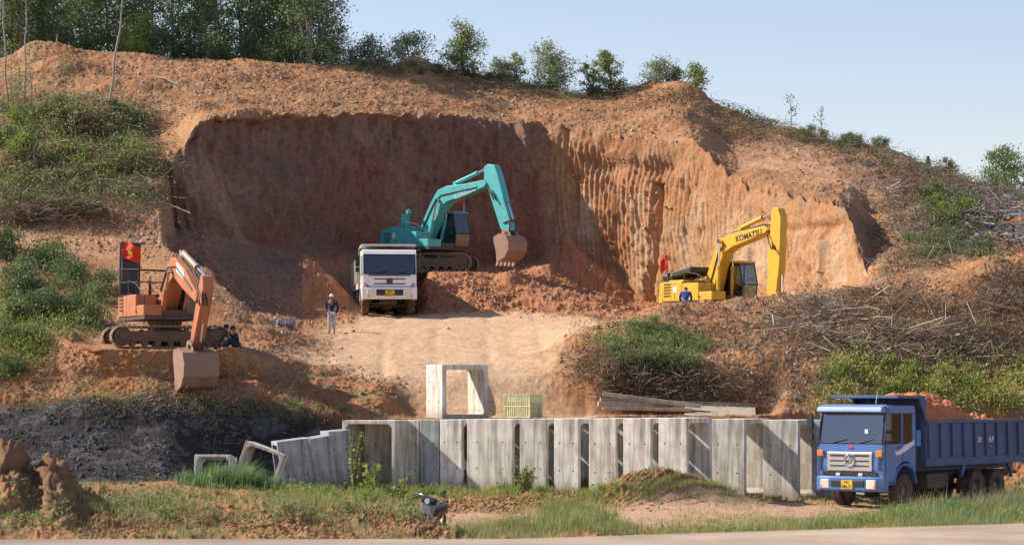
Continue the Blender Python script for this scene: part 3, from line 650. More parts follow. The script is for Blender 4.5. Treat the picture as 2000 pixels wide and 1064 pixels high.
def excavator(loc, ty, hy, P, col, label, name='excavator'):
    """ty: track yaw, hy: house yaw (radians, local x forward)"""
    root = empty(name, loc, 0); tag(root, label, 'excavator', 'excavators working the cut')
    und = empty('undercarriage', (0, 0, 0), ty); und.parent = root
    Lg, hgt, wd, gauge = P['track']
    make_track(und, -gauge/2, Lg, hgt, wd); make_track(und, gauge/2, Lg, hgt, wd)
    cb = MB(); cb.box((0, 0, hgt*.62), (Lg*.32, gauge-wd*.6, .32)); cb.box((Lg*.16, 0, hgt*.55), (.35, gauge, .2)); cb.box((-Lg*.16, 0, hgt*.55), (.35, gauge, .2))
    cb.cyl((0, 0, hgt*.7), (0, 0, P['z0']), .62, 28); cb.build('carbody', M['track'], und, .02)
    h = empty('house', (0, 0, 0), hy); h.parent = root
    z0 = P['z0']; tail = P['tail']; hw = P['hw']; zt = P['ztop']
    c = M[col]
    d = MB(); d.b(-tail+.5, 1.25, -hw+.04, hw-.04, z0, z0+.13); d.b(-.5, 1.2, -.42, .42, z0+.13, z0+.35); d.build('deck', M['steel'], h, .02)
    cw = MB(); n = 10; pts = []
    for i in range(n+1):
        t = -math.pi/2+math.pi*i/n; pts.append((-tail+.62-.62*math.cos(t)**.6 if abs(math.cos(t)) > 1e-6 else -tail+.62, hw*math.sin(t)))
    poly = [(x, y) for x, y in pts]
    k = len(poly); lo = z0-.02; hi = zt-.08
    V = [(x, y, lo+(.10 if abs(y) < hw*.99 else 0)) for x, y in poly]+[(x+.03, y*.985, hi) for x, y in poly]
    fs = [(i, i+1, i+1+k, i+k) for i in range(k-1)]+[(k-1, 0, k, 2*k-1), tuple(range(k)), tuple(range(2*k-1, k-1, -1))]
    cw.add(V, fs); cw.build('counterweight', c, h, .05, 3)
    eg = MB(); eg.b(-tail+.63, -.75, -hw, -.02, z0+.135, zt-.06); eg.b(-tail+.63, -.45, .0, hw, z0+.135, zt-.2)
    body = eg.build('engine_housing', c, h, .04, 3)
    hd = MB(); hd.b(-tail+.75, -.95, -hw*.8, hw*.5, zt-.055, zt+P.get('hood', .08)); hd.build('engine_hood', M[P.get('hoodm', col)], body, .04, 3)
    vn = MB()
    for i in range(5): vn.b(-tail+.75+.0, -tail+1.15, -hw-.012, -hw+.01, z0+.35+i*.13, z0+.41+i*.13)
    vn.build('vent', M['black'], body)
    dr = MB(); dr.b(-1.25, -1.23, -hw-.006, -hw+.02, z0+.2, zt-.12); dr.b(-tail+1.2, -tail+1.22, -hw-.006, -hw+.02, z0+.2, zt-.12); dr.build('door_seam', M['black'], body)
    st = MB(); st.b(-.10, -tail+1.9, -hw-.008, -hw+.02, zt-.5, zt-.3) if P.get('sticker') else None
    if P.get('sticker'):
        q = MB(); q.b(-tail+1.35, -tail+1.62, -hw-.008, -hw+.02, zt-.55, zt-.25); q.build('sticker', M['sticker'], body)
    tb = MB(); tb.b(-.74, .35, -hw, -.46, z0+.135, z0+.92); tb.b(.352, 1.2, -hw+.02, -.50, z0+.135, z0+.52)
    tk = tb.build('side_tank', c, h, .035, 3)
    sp = MB(); sp.b(.42, 1.1, -hw+.08, -.6, z0+.522, z0+.54); sp.b(-.6, .2, -hw+.1, -.6, z0+.922, z0+.94); sp.b(.3, .42, -hw-.04, -hw+.02, z0+.3, z0+.33); sp.build('step_plate', M['steel'], tk)
    rl = MB()
    for a, b_ in (((-.65, -hw+.06, z0+.9), (-.65, -hw+.06, z0+1.45)), ((.25, -hw+.06, z0+.9), (.25, -hw+.06, z0+1.3)), ((-.65, -hw+.06, z0+1.45), (.25, -hw+.06, z0+1.3)), ((.25, -hw+.06, z0+1.3), (1.1, -hw+.08, z0+.85)), ((1.1, -hw+.08, z0+.5), (1.1, -hw+.08, z0+.85))): rl.cyl(a, b_, .02, 8)
    rl.build('handrail', M[P.get('railm', 'steel')], h)
    ex = MB(); ex.cyl((-tail+1.2, -.2, zt), (-tail+1.2, -.2, zt+.38), .06, 12); ex.cyl((-tail+1.2, -.2, zt+.38), (-tail+1.08, -.2, zt+.5), .06, 12); ex.build('exhaust_pipe', M['steel'], h)
    # cab
    cx0, cx1, cy0, cy1 = -.35, 1.32, .40, hw; cz0, cz1 = z0+.14, P['cab']
    cb = MB(); cb.b(cx0, cx1-.1, cy0, cy1, cz0, cz0+.10)
    cb.b(cx0, cx0+.08, cy0, cy1, cz0+.1, cz1-.05); cb.b(cx0, .45, cy1-.05, cy1, cz0+.1, cz0+.75); cb.b(cx0+.08, cx1-.2, cy0, cy0+.05, cz0+.1, cz0+.45)
    sl = [(cx1-.10, cz0+.1), (cx1, cz0+.75), (cx1-.22, cz1-.05)]
    for y in (cy0, cy1-.06):
        cb.tube([(sl[0][0]-.03, y+.03, sl[0][1]), (sl[1][0]-.03, y+.03, sl[1][1]), (sl[2][0]-.03, y+.03, sl[2][1])], .035, 8)
        cb.b(.40, .46, y, y+.06, cz0+.1, cz1-.05); cb.b(cx0, cx1-.22, y, y+.06, cz1-.12, cz1-.05)
    cb.b(cx1-.10, cx1-.04, cy0, cy1, cz0+.70, cz0+.75)
    cab = cb.build('cab', M[P.get('cabm', col)], h, .02)
    rf = MB(); rf.b(cx0-.03, cx1-.18, cy0-.02, cy1+.02, cz1-.05, cz1+.05); rf.build('cab_roof', M[P.get('roofm', col)], cab, .035, 3)
    gl = MB()
    for y in (cy0+.025, cy1-.025):
        gl.prism([(cx0+.08, cz0+.42), (.40, cz0+.42), (.40, cz1-.12), (cx0+.08, cz1-.12)], y-.004, y+.004)
        gl.prism([(.46, cz0+.12), (cx1-.14, cz0+.12), (cx1-.05, cz0+.75), (cx1-.26, cz1-.12), (.46, cz1-.12)], y-.004, y+.004)
    gl.build('side_window', M['glass'], cab)
    wf = MB(); wf.add([(sl[0][0]-.02, cy0+.05, sl[0][1]), (sl[0][0]-.02, cy1-.05, sl[0][1]), (sl[1][0]-.02, cy1-.05, sl[1][1]-.06), (sl[1][0]-.02, cy0+.05, sl[1][1]-.06), (sl[1][0]-.02, cy0+.05, sl[1][1]), (sl[1][0]-.02, cy1-.05, sl[1][1]), (sl[2][0]-.02, cy1-.05, sl[2][1]), (sl[2][0]-.02, cy0+.05, sl[2][1])], [(0, 1, 2, 3), (4, 5, 6, 7)])
    wf.build('windscreen', M['glass'], cab)
    s_ = MB(); s_.b(.0, .5, cy0+.2, cy1-.2, cz0+.35, cz0+.5); s_.b(-.08, .05, cy0+.2, cy1-.2, cz0+.45, cz0+1.15); s_.b(.1, .4, cy0+.3, cy1-.3, cz0+.1, cz0+.35); s_.b(.75, .85, cy0+.1, cy0+.2, cz0+.3, cz0+.75); s_.build('operator_seat', M['seat'], cab, .03)
    # boom
    bw = P.get('bw', .30)
    bm_ = MB(); bm_.prism(P['boom'], -bw, bw); boom = bm_.build('boom', c, h, .025, 2)
    f0 = P['foot']; ft = MB(); ft.prism([(f0[0]-.35, z0+.13), (f0[0]+.45, z0+.13), (f0[0]+.15, f0[1]+.18), (f0[0]-.15, f0[1]+.18)], -bw-.10, -bw-.04); ft.prism([(f0[0]-.35, z0+.13), (f0[0]+.45, z0+.13), (f0[0]+.15, f0[1]+.18), (f0[0]-.15, f0[1]+.18)], bw+.04, bw+.10)
    ft.cyl((f0[0], -bw-.12, f0[1]), (f0[0], bw+.12, f0[1]), .07, 14); ft.build('boom_mount', c, h, .01)
    for s in (-1, 1):
        a, b_ = P['lift']; a = Vector((a[0], s*(bw+.12), a[1])); b_ = Vector((b_[0], s*(bw+.12), b_[1])); mid = a.lerp(b_, .60)
        q = MB(); q.cyl(a, mid, .095, 16); q.cyl(mid-(mid-a).normalized()*.1, mid, .11, 16); q.cyl(a+Vector((0, -.08, 0)), a+Vector((0, .08, 0)), .10, 12)
        lc = q.build('lift_cylinder', c, h); q = MB(); q.cyl(mid, b_, .05, 14); q.cyl(b_+Vector((0, -.08, 0)), b_+Vector((0, .08, 0)), .09, 12); q.build('piston_rod', M['chrome'], lc)
    a, b_ = P['acyl']; a = Vector((a[0], 0, a[1])); b_ = Vector((b_[0], 0, b_[1])); mid = a.lerp(b_, P.get('acf', .66))
    q = MB(); q.cyl(a, mid, .10, 16); q.cyl(mid-(mid-a).normalized()*.12, mid, .12, 16); q.prism([(a.x-.15, a.z-.25), (a.x+.2, a.z-.25), (a.x+.08, a.z+.08), (a.x-.08, a.z+.08)], -.10, .10)
    ac = q.build('arm_cylinder', M[P.get('cylm', col)], h); q = MB(); q.cyl(mid, b_, .055, 14); q.build('piston_rod', M['chrome'], ac)
    am = MB(); aw = bw*.68; am.prism(P['arm'], -aw, aw); arm = am.build('arm', c, h, .02, 2)
    if 'bcyl' in P:
        a, b_ = P['bcyl']; a = Vector((a[0], 0, a[1])); b_ = Vector((b_[0], 0, b_[1])); mid = a.lerp(b_, .62)
        q = MB(); q.cyl(a, mid, .085, 14); q.cyl(mid-(mid-a).normalized()*.1, mid, .10, 14); q.cyl(a+Vector((0, -.15, 0)), a+Vector((0, .15, 0)), .08, 12)
        bc = q.build('bucket_cylinder', c, h); q = MB(); q.cyl(mid, b_, .045, 12); q.build('piston_rod', M['chrome'], bc)
    bk, T = make_bucket(h, P['pin'], P['bang'], P['bs'], P['bwid'], M[P.get('bm', 'bucket')])
    lk = MB(); b_ = P.get('bcyl', ((0, 0), (P['pin'][0]+.2, P['pin'][1]+.5)))[1]; t2 = T(.22, .06)
    for s in (-1, 1):
        lk.cyl((b_[0], s*aw*1.15, b_[1]), (t2[0], s*aw*1.15, t2[1]), .045, 10); lk.cyl((b_[0], s*aw*1.15, b_[1]), (P['link'][0], s*aw*1.15, P['link'][1]), .045, 10)
    lk.cyl((b_[0], -aw*1.3, b_[1]), (b_[0], aw*1.3, b_[1]), .05, 10); lk.cyl((P['pin'][0], -aw*1.5, P['pin'][1]), (P['pin'][0], aw*1.5, P['pin'][1]), .06, 12)
    lk.build('bucket_link', M[P.get('linkm', 'steel')], h)
    # pipes and hoses along the boom
    hs = MB()
    for s in (-.12, 0.0, .12):
        hs.tube([(x, s-bw*.2, z+.06) for x, z in P['pipe']], .022, 6)
    hs.tube([(x, -bw-.03, z) for x, z in P['spipe']], .025, 6)
    e = P['pipe'][-1]; t = P['hose']
    for s in (-.16, .02, .16): hs.tube(bez((e[0], s-bw*.2, e[1]+.06), (t[0], s*.8-aw*1.1, t[1]), P.get('sag', (.35, -.15, -.55)), 10), .028, 6)
    hs.build('hydraulic_hose', M['black'], boom)
    if P.get('text'):
        s, sz, (x, z), ang, tm, sx = P['text']
        mt = Matrix.Translation((x, -bw-.006, z)) @ Matrix.Rotation(-ang, 4, 'Y') @ Matrix.Rotation(R(90), 4, 'X')
        text_obj('lettering', s, sz, M[tm], boom, mt, sx=sx)
    return root, h

def plane_pts(C0, base_z, yaw, pts):
    """sight-line points -> (forward, height) in the machine's own upright centre plane"""
    hx, hy = math.cos(yaw), math.sin(yaw); out = []
    for px, py in pts:
        ux = (px-CX)/F; uz = (HY-py)/F
        r = (C0[1]*ux-C0[0])/(hx-hy*ux); t = C0[1]+r*hy; out.append((r, t*uz-base_z))
    return out
EXC = []
# --- turquoise
d = 130.0; c0 = gp(845, d); c0.z = max(c0.z, 5.85)-.03; yaw = R(-46)
pp = lambda L: plane_pts((c0.x, c0.y), c0.z, yaw, L)
P = dict(track=(4.3, .92, .6, 2.5), z0=1.12, tail=2.85, hw=1.42, ztop=2.30, cab=3.05, cabm='black', roofm='teal2', sticker=True, text=None,
  boom=pp([(829, 478), (822, 462), (836, 428), (851, 393), (863, 372), (880, 364), (915, 360), (953, 352), (958, 358), (954, 366), (925, 378), (900, 387), (880, 395), (868, 410), (856, 437), (845, 462), (840, 478)]),
  foot=pp([(834, 470)])[0], lift=(pp([(846, 488)])[0], pp([(866, 392)])[0]), acyl=(pp([(890, 358)])[0], pp([(954, 328)])[0]), acf=.68,
  arm=pp([(951, 326), (958, 321), (971, 323), (977, 340), (984, 368), (992, 400), (1000, 428), (1001, 450), (988, 453), (983, 446), (972, 412), (960, 374), (951, 356)]),
  bcyl=(pp([(974, 344)])[0], pp([(1003, 430)])[0]), link=pp([(990, 436)])[0], pin=pp([(995, 455)])[0], bang=R(6), bs=1.05, bwid=1.25,
  pipe=pp([(840, 432), (853, 398), (866, 376), (885, 367), (930, 361), (952, 355)]), spipe=pp([(832, 455), (846, 420), (858, 395), (870, 382), (940, 366)]), hose=pp([(968, 372)])[0], sag=(.55, -.1, -.75))
tx = pp([(917, 377)])[0]; P['text'] = ('KOBELCO', .36, tx, R(13), 'faint', 1.0)
exc, hs_ = excavator(c0, R(-8), yaw, P, 'teal', 'turquoise excavator on the dirt terrace behind the white truck'); EXC.append((exc, hs_))
mb = MB(); mb.box((-1.0, -1.0, 2.30+.35), (.12, .5, .7)); mb.b(-1.0, -.9, -.8, -.74, 2.3, 3.25); mb.b(-1.04, -.86, -.9, -.66, 3.0, 3.2); mb.build('mirror_post', M['teal2'], hs_, .01)
# --- yellow
d = 114.5; c0 = gp(1398, d); c0.z = 2.72; yaw = R(-52)
P = dict(track=(4.1, .88, .6, 2.4), z0=1.08, tail=2.70, hw=1.36, ztop=2.15, cab=2.95, cabm='black', roofm='yellow', sticker=True, hood=.03,
  boom=pp([(1394, 584), (1386, 574), (1388, 545), (1400, 505), (1413, 468), (1428, 460), (1455, 452), (1502, 441), (1509, 448), (1504, 455), (1470, 470), (1440, 482), (1424, 494), (1414, 520), (1405, 560), (1402, 584)]),
  foot=pp([(1396, 574)])[0], lift=(pp([(1416, 592)])[0], pp([(1419, 472)])[0]), acyl=(pp([(1446, 446)])[0], pp([(1517, 412)])[0]), acf=.62,
  arm=pp([(1513, 411), (1517, 405), (1526, 407), (1531, 425), (1530, 470), (1528, 520), (1522, 572), (1518, 590), (1508, 590), (1504, 578), (1506, 520), (1507, 480), (1511, 450)]),
  bcyl=(pp([(1527, 480)])[0], pp([(1527, 572)])[0]), link=pp([(1514, 574)])[0], pin=pp([(1512, 592)])[0], bang=R(15), bs=1.0, bwid=1.15,
  pipe=pp([(1392, 540), (1403, 500), (1416, 466), (1450, 453), (1500, 441)]), spipe=pp([(1396, 560), (1404, 530), (1414, 492), (1425, 478)]), hose=pp([(1520, 480)])[0], sag=(.25, -.1, -.55))
tx = pp([(1472, 461)])[0]; P['text'] = ('KOMATSU', .36, tx, R(9), 'ink', 1.0)
P['linkm'] = 'yellow'
exc, hs_ = excavator(c0, R(-15), yaw, P, 'yellow', 'bright yellow excavator digging below the striped cut face'); EXC.append((exc, hs_))
mb = MB(); mb.box((-1.45, -.25, 2.47), (1.9, 1.6, .26), ('Y', R(-10))); mb.build('raised_hood', M['black'], hs_, .05)
mb = MB(); mb.cyl((-2.35, -.9, 2.34), (-1.7, -.9, 2.34), .2, 16); mb.build('air_filter', M['black'], hs_)
# --- orange
d = 93.8; c0 = gp(322, d); c0.z = 1.50; yaw = R(-64)
P = dict(track=(4.25, .80, .55, 2.25), z0=1.02, tail=2.35, hw=1.22, ztop=1.98, cab=2.72, cabm='steel', roofm='orange', cylm='bucketl', railm='black', hoodm='black', hood=.03,
  boom=[(.05, 1.25), (.35, 1.15), (.85, 1.75), (1.35, 2.35), (1.85, 2.55), (2.8, 2.1), (4.25, 1.55), (4.42, 1.72), (4.35, 1.90), (3.1, 2.75), (2.0, 3.22), (1.55, 3.26), (1.15, 3.0), (.45, 2.2), (-.05, 1.45)],
  foot=(.15, 1.35), lift=((.95, 1.12), (1.75, 2.75)), acyl=((2.05, 3.42), (4.62, 2.42)), acf=.62,
  arm=[(4.55, 2.50), (4.78, 2.46), (4.82, 2.05), (4.62, 1.55), (3.75, .12), (3.55, -.02), (3.42, .10), (3.52, .45), (4.02, 1.45), (4.25, 1.95)],
  bcyl=((4.62, 1.95), (3.95, .15)), link=(3.62, .2), pin=(3.48, .02), bang=R(10), bs=1.22, bwid=1.28, bm='bucket',
  pipe=[(.3, 2.1), (1.1, 3.0), (1.6, 3.3), (2.1, 3.25), (3.2, 2.75), (4.2, 2.1)], spipe=[(.5, 2.1), (1.3, 2.9), (2.2, 2.9), (4.0, 2.0)], hose=(4.7, 1.9), sag=(.55, -.1, -.6), text=None)
exc, hs_ = excavator(c0, R(17), yaw, P, 'orange', 'faded orange excavator parked on the left dirt bank with its bucket lowered'); EXC.append((exc, hs_))
mb = MB(); mb.box((-1.95, -.72, 2.98), (.10, .80, 1.95), ('Y', R(4))); mb.build('open_engine_hood', mat('sunfaded_black_panel', (.03, .04, .06), .4, dust=.1), hs_, .02)
mb = MB(); mb.prism([(2.2, 2.72), (3.15, 2.35), (3.0, 2.72), (2.25, 3.05)], -.308, -.30); mb.build('white_decal', M['wht'], hs_)
mb = MB()
for a, b_ in (((-1.8, -1.1, 2.0), (-1.8, -1.1, 2.95)), ((-.9, -1.1, 1.9), (-.9, -1.1, 2.9)), ((.3, -1.1, 1.9), (.3, -1.1, 2.85)), ((-1.8, -1.1, 2.95), (.3, -1.1, 2.85)), ((-1.8, -1.1, 2.45), (.3, -1.1, 2.4)), ((-1.8, 1.0, 2.0), (-1.8, 1.0, 2.9)), ((.0, .3, 1.9), (.0, .3, 2.85)), ((.3, -1.1, 2.85), (.0, .3, 2.85)), ((.3, -1.1, 2.4), (.0, .3, 2.4)), ((-1.8, 1.0, 2.9), (-1.8, -1.1, 2.95))): mb.cyl(a, b_, .022, 8)
mb.build('guard_rail', M['black'], hs_)

def on_machine(root, house, p):   # a point of the house in world space
    return Matrix.Translation(root.location) @ Matrix.Rotation(house.rotation_euler.z, 4, 'Z') @ Vector(p)
q = on_machine(EXC[2][0], EXC[2][1], (-1.85, -1.05, 2.55))
flag('flag', q, 1.45, .72, .62, 'red flag with yellow star tied to the orange excavator', R(-20), .22)
q = on_machine(EXC[0][0], EXC[0][1], (1.0, 1.25, 3.10))
flag('flag', q, .78, .62, .30, 'small dark red flag on the cab of the turquoise excavator', R(187), -.03, star=False)
q = on_machine(EXC[1][0], EXC[1][1], (-2.0, -1.1, 2.15))
flag('flag', q, 1.22, .32, .62, 'limp red flag on a stick at the rear of the yellow excavator', R(160), .25, star=False)

# ------------------------------------------------------------------ dump trucks (local x forward from the bumper face, y left)
def wheel(par, x, y, r, w_, tyre='tyre', dual=False):
    s = 1 if y > 0 else -1; root = empty('wheel', (x, y, r), 0); root.parent = par
    t = MB(); t.lathe([(r*.56, -w_/2+.02), (r*.62, -w_/2), (r*.93, -w_/2), (r, -w_/2+.05), (r, w_/2-.05), (r*.93, w_/2), (r*.62, w_/2), (r*.56, w_/2-.02), (r*.5, 0), (r*.56, -w_/2+.02)], (0, 0, 0), 'y', 36)
    for k in range(36):
        a = 2*math.pi*k/36; t.box((r*math.sin(a), 0, r*math.cos(a)), (.045, w_*.92, .03), Matrix.Rotation(a, 3, 'Y'))
    t.build('tyre', M[tyre], root)
    q = MB(); o = s*w_*.5
    q.lathe([(0, o*.55), (r*.22, o*.60), (r*.24, o*.1), (r*.48, o*.05), (r*.52, o*.95), (r*.57, o*.98), (r*.57, -o*.9), (0, -o*.9)], (0, 0, 0), 'y', 28)
    for k in range(8): a = 2*math.pi*k/8; q.cyl((r*.34*math.cos(a), o*.02, r*.34*math.sin(a)), (r*.34*math.cos(a), o*.22, r*.34*math.sin(a)), .018, 6)
    q.build('rim', M['rim'], root); return root

def truck(loc, yaw, P, label):
    root = empty('dump_truck', loc, 0); root.rotation_euler = P.get('rot', (0, 0, 0)); root.rotation_euler.z = yaw
    tag(root, label, 'truck', 'dump trucks hauling earth')
    c = M[P['col']]; c2 = M[P.get('col2', P['col'])]; bd = M[P['body']]
    hw = 1.24; L0 = -2.05; top = P['top']
    # frame, axles
    fr = MB()
    for s in (-1, 1): fr.b(-P['len']+.3, -.25, s*.42-.05, s*.42+.05, .80, 1.06)
    for x in (-1, -2.6, -4, -5.5, -7): 
        if x > -P['len']: fr.b(x-.06, x+.06, -.42, .42, .84, 1.0)
    for x in P['axles']: fr.cyl((x, -.95, .52), (x, .95, .52), .08, 12); fr.cyl((x, -.18, .52), (x, .18, .52), .22, 14)
    fr.b(-1.9, -.6, -.4, .4, .55, .85); fr.cyl((-2.0, 0, .62), (P['axles'][-1], 0, .55), .06, 10)
    fr.build('chassis', M['steel'], root, .01)
    tk = MB(); tk.b(-4.1, -2.9, .62, 1.18, .55, 1.05); tk.cyl((-3.0, -.9, .8), (-4.2, -.9, .8), .28, 20); tk.b(-4.45, -4.2, .65, 1.1, .6, 1.0); tk.build('fuel_tank', M['steel'], root, .03)
    # cab shell
    wz0, wz1 = P['wz']
    side = [(L0, .95), (-1.98, .95), (-1.88, 1.28), (-1.55, 1.48), (-1.20, 1.48), (-.86, 1.28), (-.76, .75), (-.02, .75), (0, 1.30), (-.03, wz0-.05), (-.20, wz1+.06), (-.30, top-.12), (-.50, top), (L0+.2, top+.02), (L0, top-.25)]
    sh = MB()
    # two side skins with openings are built as bands so the cab has real windows
    lo = [(L0, .95), (-1.98, .95), (-1.88, 1.28), (-1.55, 1.48), (-1.20, 1.48), (-.86, 1.28), (-.76, .75), (-.02, .75), (0, 1.30), (-.03, wz0-.05), (L0, wz0-.05)]
    for s in (-1, 1):
        a, b_ = (s*hw-.05*s, s*hw)
        sh.prism(lo, min(a, b_), max(a, b_))
        sh.prism([(L0, wz0-.05), (L0+.22, wz0-.05), (L0+.22, wz1), (L0, wz1)], min(a, b_), max(a, b_))
        sh.prism([(L0+.78, wz0-.05), (L0+.90, wz0-.05), (L0+.90, wz1), (L0+.78, wz1)], min(a, b_), max(a, b_))
        sh.prism([(-.09, wz0-.05), (-.03, wz0-.05), (-.20, wz1), (-.30, wz1)], min(a, b_), max(a, b_))
        sh.prism([(L0, wz1), (-.20, wz1), (-.24, wz1+.10), (-.34, top-.06), (-.5, top-.02), (L0+.1, top-.02), (L0, top-.2)], min(a, b_), max(a, b_))
    sh.b(L0, L0+.05, -hw+.05, hw-.05, .95, top-.2)
    sh.prism([(L0, top-.2), (L0+.1, top-.02), (-.5, top-.02), (-.5, top-.07), (L0+.12, top-.07), (L0+.05, top-.24)], -hw+.05, hw-.05)
    sh.prism([(-.5, top-.02), (-.34, top-.06), (-.2, wz1+.04), (-.26, wz1+.02), (-.4, top-.12), (-.5, top-.07)], -hw+.05, hw-.05)
    sh.prism([(-.05, .78), (0, 1.3), (-.03, wz0-.03), (-.12, wz0-.03), (-.12, .78)], -hw+.05, hw-.05)
    cab = sh.build('cab', c, root, .06, 3)
    fl = MB(); fl.b(L0+.1, -.15, -hw+.06, hw-.06, 1.48, 1.54); fl.prism([(-.15, wz0-.35), (-.15, wz0-.02), (-.55, wz0-.06), (-.62, wz0-.35)], -hw+.08, hw-.08); fl.build('dashboard', M['seat'], cab)
    for y in (-.62, .62):
        s_ = MB(); s_.b(-1.45, -.9, y-.27, y+.27, 1.75, 1.92); s_.b(-1.55, -1.42, y-.25, y+.25, 1.85, 2.65); s_.build('cab_seat', M['seat'], cab, .04)
    sw = MB(); sw.lathe([(.22, -.015), (.24, 0), (.22, .015), (.20, 0), (.22, -.015)], (0, 0, 0), 'z', 20); sw.cyl((0, 0, 0), (.05, 0, -.3), .02, 6); swo = sw.build('steering_wheel', M['black'], cab); swo.location = (-.68, .6, wz0+.10); swo.rotation_euler = (0, R(55), 0)
    ws = MB(); ws.add([(-.045, -hw+.08, wz0-.02), (-.045, hw-.08, wz0-.02), (-.225, hw-.10, wz1+.02), (-.225, -hw+.10, wz1+.02)], [(0, 1, 2, 3)]); ws.build('windscreen', M[P['ws']], cab)
    ru = MB()
    for (a, b_) in (((-.03, -hw+.06, wz0-.02), (-.21, -hw+.08, wz1+.03)), ((-.03, hw-.06, wz0-.02), (-.21, hw-.08, wz1+.03)), ((-.03, -hw+.06, wz0-.02), (-.03, hw-.06, wz0-.02)), ((-.21, -hw+.08, wz1+.03), (-.21, hw-.08, wz1+.03))): ru.cyl(a, b_, .025, 8)
    ru.build('window_seal', M['black'], cab)
    for s in (-1, 1):
        g = MB(); y = s*(hw-.03); g.prism([(L0+.22, wz0-.05), (L0+.78, wz0-.05), (L0+.78, wz1), (L0+.22, wz1)], y-.004, y+.004); g.prism([(L0+.90, wz0-.05), (-.10, wz0-.05), (-.30, wz1), (L0+.90, wz1)], y-.004, y+.004); g.build('side_window', M['dglass'], cab)
        dd = MB(); y0 = s*(hw+.004)
        for (a, b_) in (((L0+.84, y0, 1.5), (L0+.84, y0, wz1)), ((-.16, y0, 1.1), (-.12, y0, wz0))): dd.cyl(a, b_, .008, 6)
        dd.b(-1.1, -.9, y0-.02, y0+.02, wz0-.2, wz0-.15); dd.build('door_handle', M['black'], cab)
        # mirror: arm and two glasses hanging ahead of the pillar
        mr = MB(); mr.tube([(-.25, s*hw, top-.10), (-.02, s*(hw+.16), top-.05), (.06, s*(hw+.22), top-.22), (.06, s*(hw+.22), wz0-.02), (-.06, s*hw, wz0-.08)], .018, 8)
        mr.box((.04, s*(hw+.24), wz1-.28), (.10, .20, .50)); mr.box((.04, s*(hw+.24), wz0+.16), (.10, .20, .22)); mo = mr.build('mirror', M['black'], cab, .015)
        st = MB(); st.b(-.74, -.25, s*hw-(.14 if s > 0 else -.0), s*hw+(.0 if s > 0 else .14), .50, .56); st.b(-.74, -.25, s*hw-(.14 if s > 0 else 0), s*hw+(0 if s > 0 else .14), .80, .86); st.build('step', M['black'], root)
        af = MB(); n = 10
        for k in range(n):
            t0 = math.pi*(.02+.96*k/n); t1 = math.pi*(.02+.96*(k+1)/n); r1 = .66; r2 = .72; cxx = P['axles'][0]
            af.prism([(cxx+r1*math.cos(t0), .72+r1*math.sin(t0)), (cxx+r2*math.cos(t0), .72+r2*math.sin(t0)), (cxx+r2*math.cos(t1), .72+r2*math.sin(t1)), (cxx+r1*math.cos(t1), .72+r1*math.sin(t1))], s*(hw+.03)-.17 if s > 0 else s*(hw+.03), s*(hw+.03) if s > 0 else s*(hw+.03)+.17)
        af.build('wheel_arch', c, cab, .01)
    vi = MB(); vi.prism([(-.19, wz1+.02), (.08, wz1+.05), (.02, top-.06), (-.32, top+.02)], -hw+.02, hw-.02); P.get('visor') and vi.build('sun_visor', M[P['visor']], cab, .04, 3)
    wi = MB()
    for y in (-.75, .25): wi.tube([(-.02, y, wz0-.04), (.0, y+.22, wz0+.02), (-.05, y+.62, wz0+.10)], .015, 6)
    wi.build('wiper', M['black'], cab)
    P['front'](root, cab, hw, P)
    # bumper
    bz0, bz1 = P['bz']
    n = 12; pts = [(.16-.16*abs((-1+2*i/n))**4, (-1+2*i/n)*(hw+.02)) for i in range(n+1)]
    bp = MB()
    V = [(x, y, z) for z in (bz0+.04, bz0+.10, bz1-.06, bz1) for x, y in [(px_-(.05 if z in (bz0+.04, bz1) else 0), py_) for px_, py_ in pts]]; k = len(pts)
    fs = [(r_*k+i, r_*k+i+1, (r_+1)*k+i+1, (r_+1)*k+i) for r_ in range(3) for i in range(k-1)]
    bp.add(V, fs); bp.b(-.30, .0, -hw-.01, -hw+.08, bz0+.04, bz1); bp.b(-.30, .0, hw-.08, hw+.01, bz0+.04, bz1)
    bo = bp.build('bumper', M[P.get('bump', P['col'])], root); so_ = bo.modifiers.new('s', 'SOLIDIFY'); so_.thickness = .03
    ib = MB(); ib.b(.135, .185, -.62, .62, bz0+.20, bz1-.12); ib.build('bumper_grille', M['black'], bo, .02)
    for s in (-1, 1):
        hl = MB(); hl.b(.05, .165, s*.86-.17, s*.86+.17, bz0+.12, bz1-.10); o = hl.build('headlight', M['lamp'], bo, .03)
        h2 = MB(); h2.b(.10, .172, s*1.0-.035, s*1.0+.035, bz0+.13, bz0+.24); h2.build('fog_lamp', M['amber'], o)
    pl_ = MB(); pl_.b(.187, .20, -.21, .21, (bz0+bz1)/2-.14, (bz0+bz1)/2+.14); po = pl_.build('number_plate', M['plate'], root, .005)
    mt = lambda dz: Matrix.Translation((.203, 0, (bz0+bz1)/2+dz)) @ Matrix.Rotation(R(90), 4, 'Z') @ Matrix.Rotation(R(90), 4, 'X')
    a, b_ = P['plate']
    text_obj('plate_number', a, .13, M['ink'], po, mt(.06), .001); text_obj('plate_number', b_, .14, M['ink'], po, mt(-.065), .001)
    # tipping body
    x0, x1 = P['bx']; z0, z1 = P['bzz']; yb = 1.26
    tb = MB()
    for s in (-1, 1):
        tb.prism([(x0, z0+.12), (x0, z1), (x1, z1), (x1+.10, z0+.12), (x1+.35, z0-.02), (x0, z0-.02)], s*yb-.03, s*yb+.03)
        tb.b(x1, x0, s*yb-.06, s*yb+.09, z1-.0, z1+.11)
    tb.b(x1+.1, x0, -yb+.03, yb-.03, z0, z0+.06); tb.b(x0-.05, x0, -yb+.03, yb-.03, z0+.06, P['can'])
    tb.prism([(x1, z1), (x1+.06, z1), (x1+.16, z0+.06), (x1+.10, z0+.06)], -yb+.03, yb-.03)
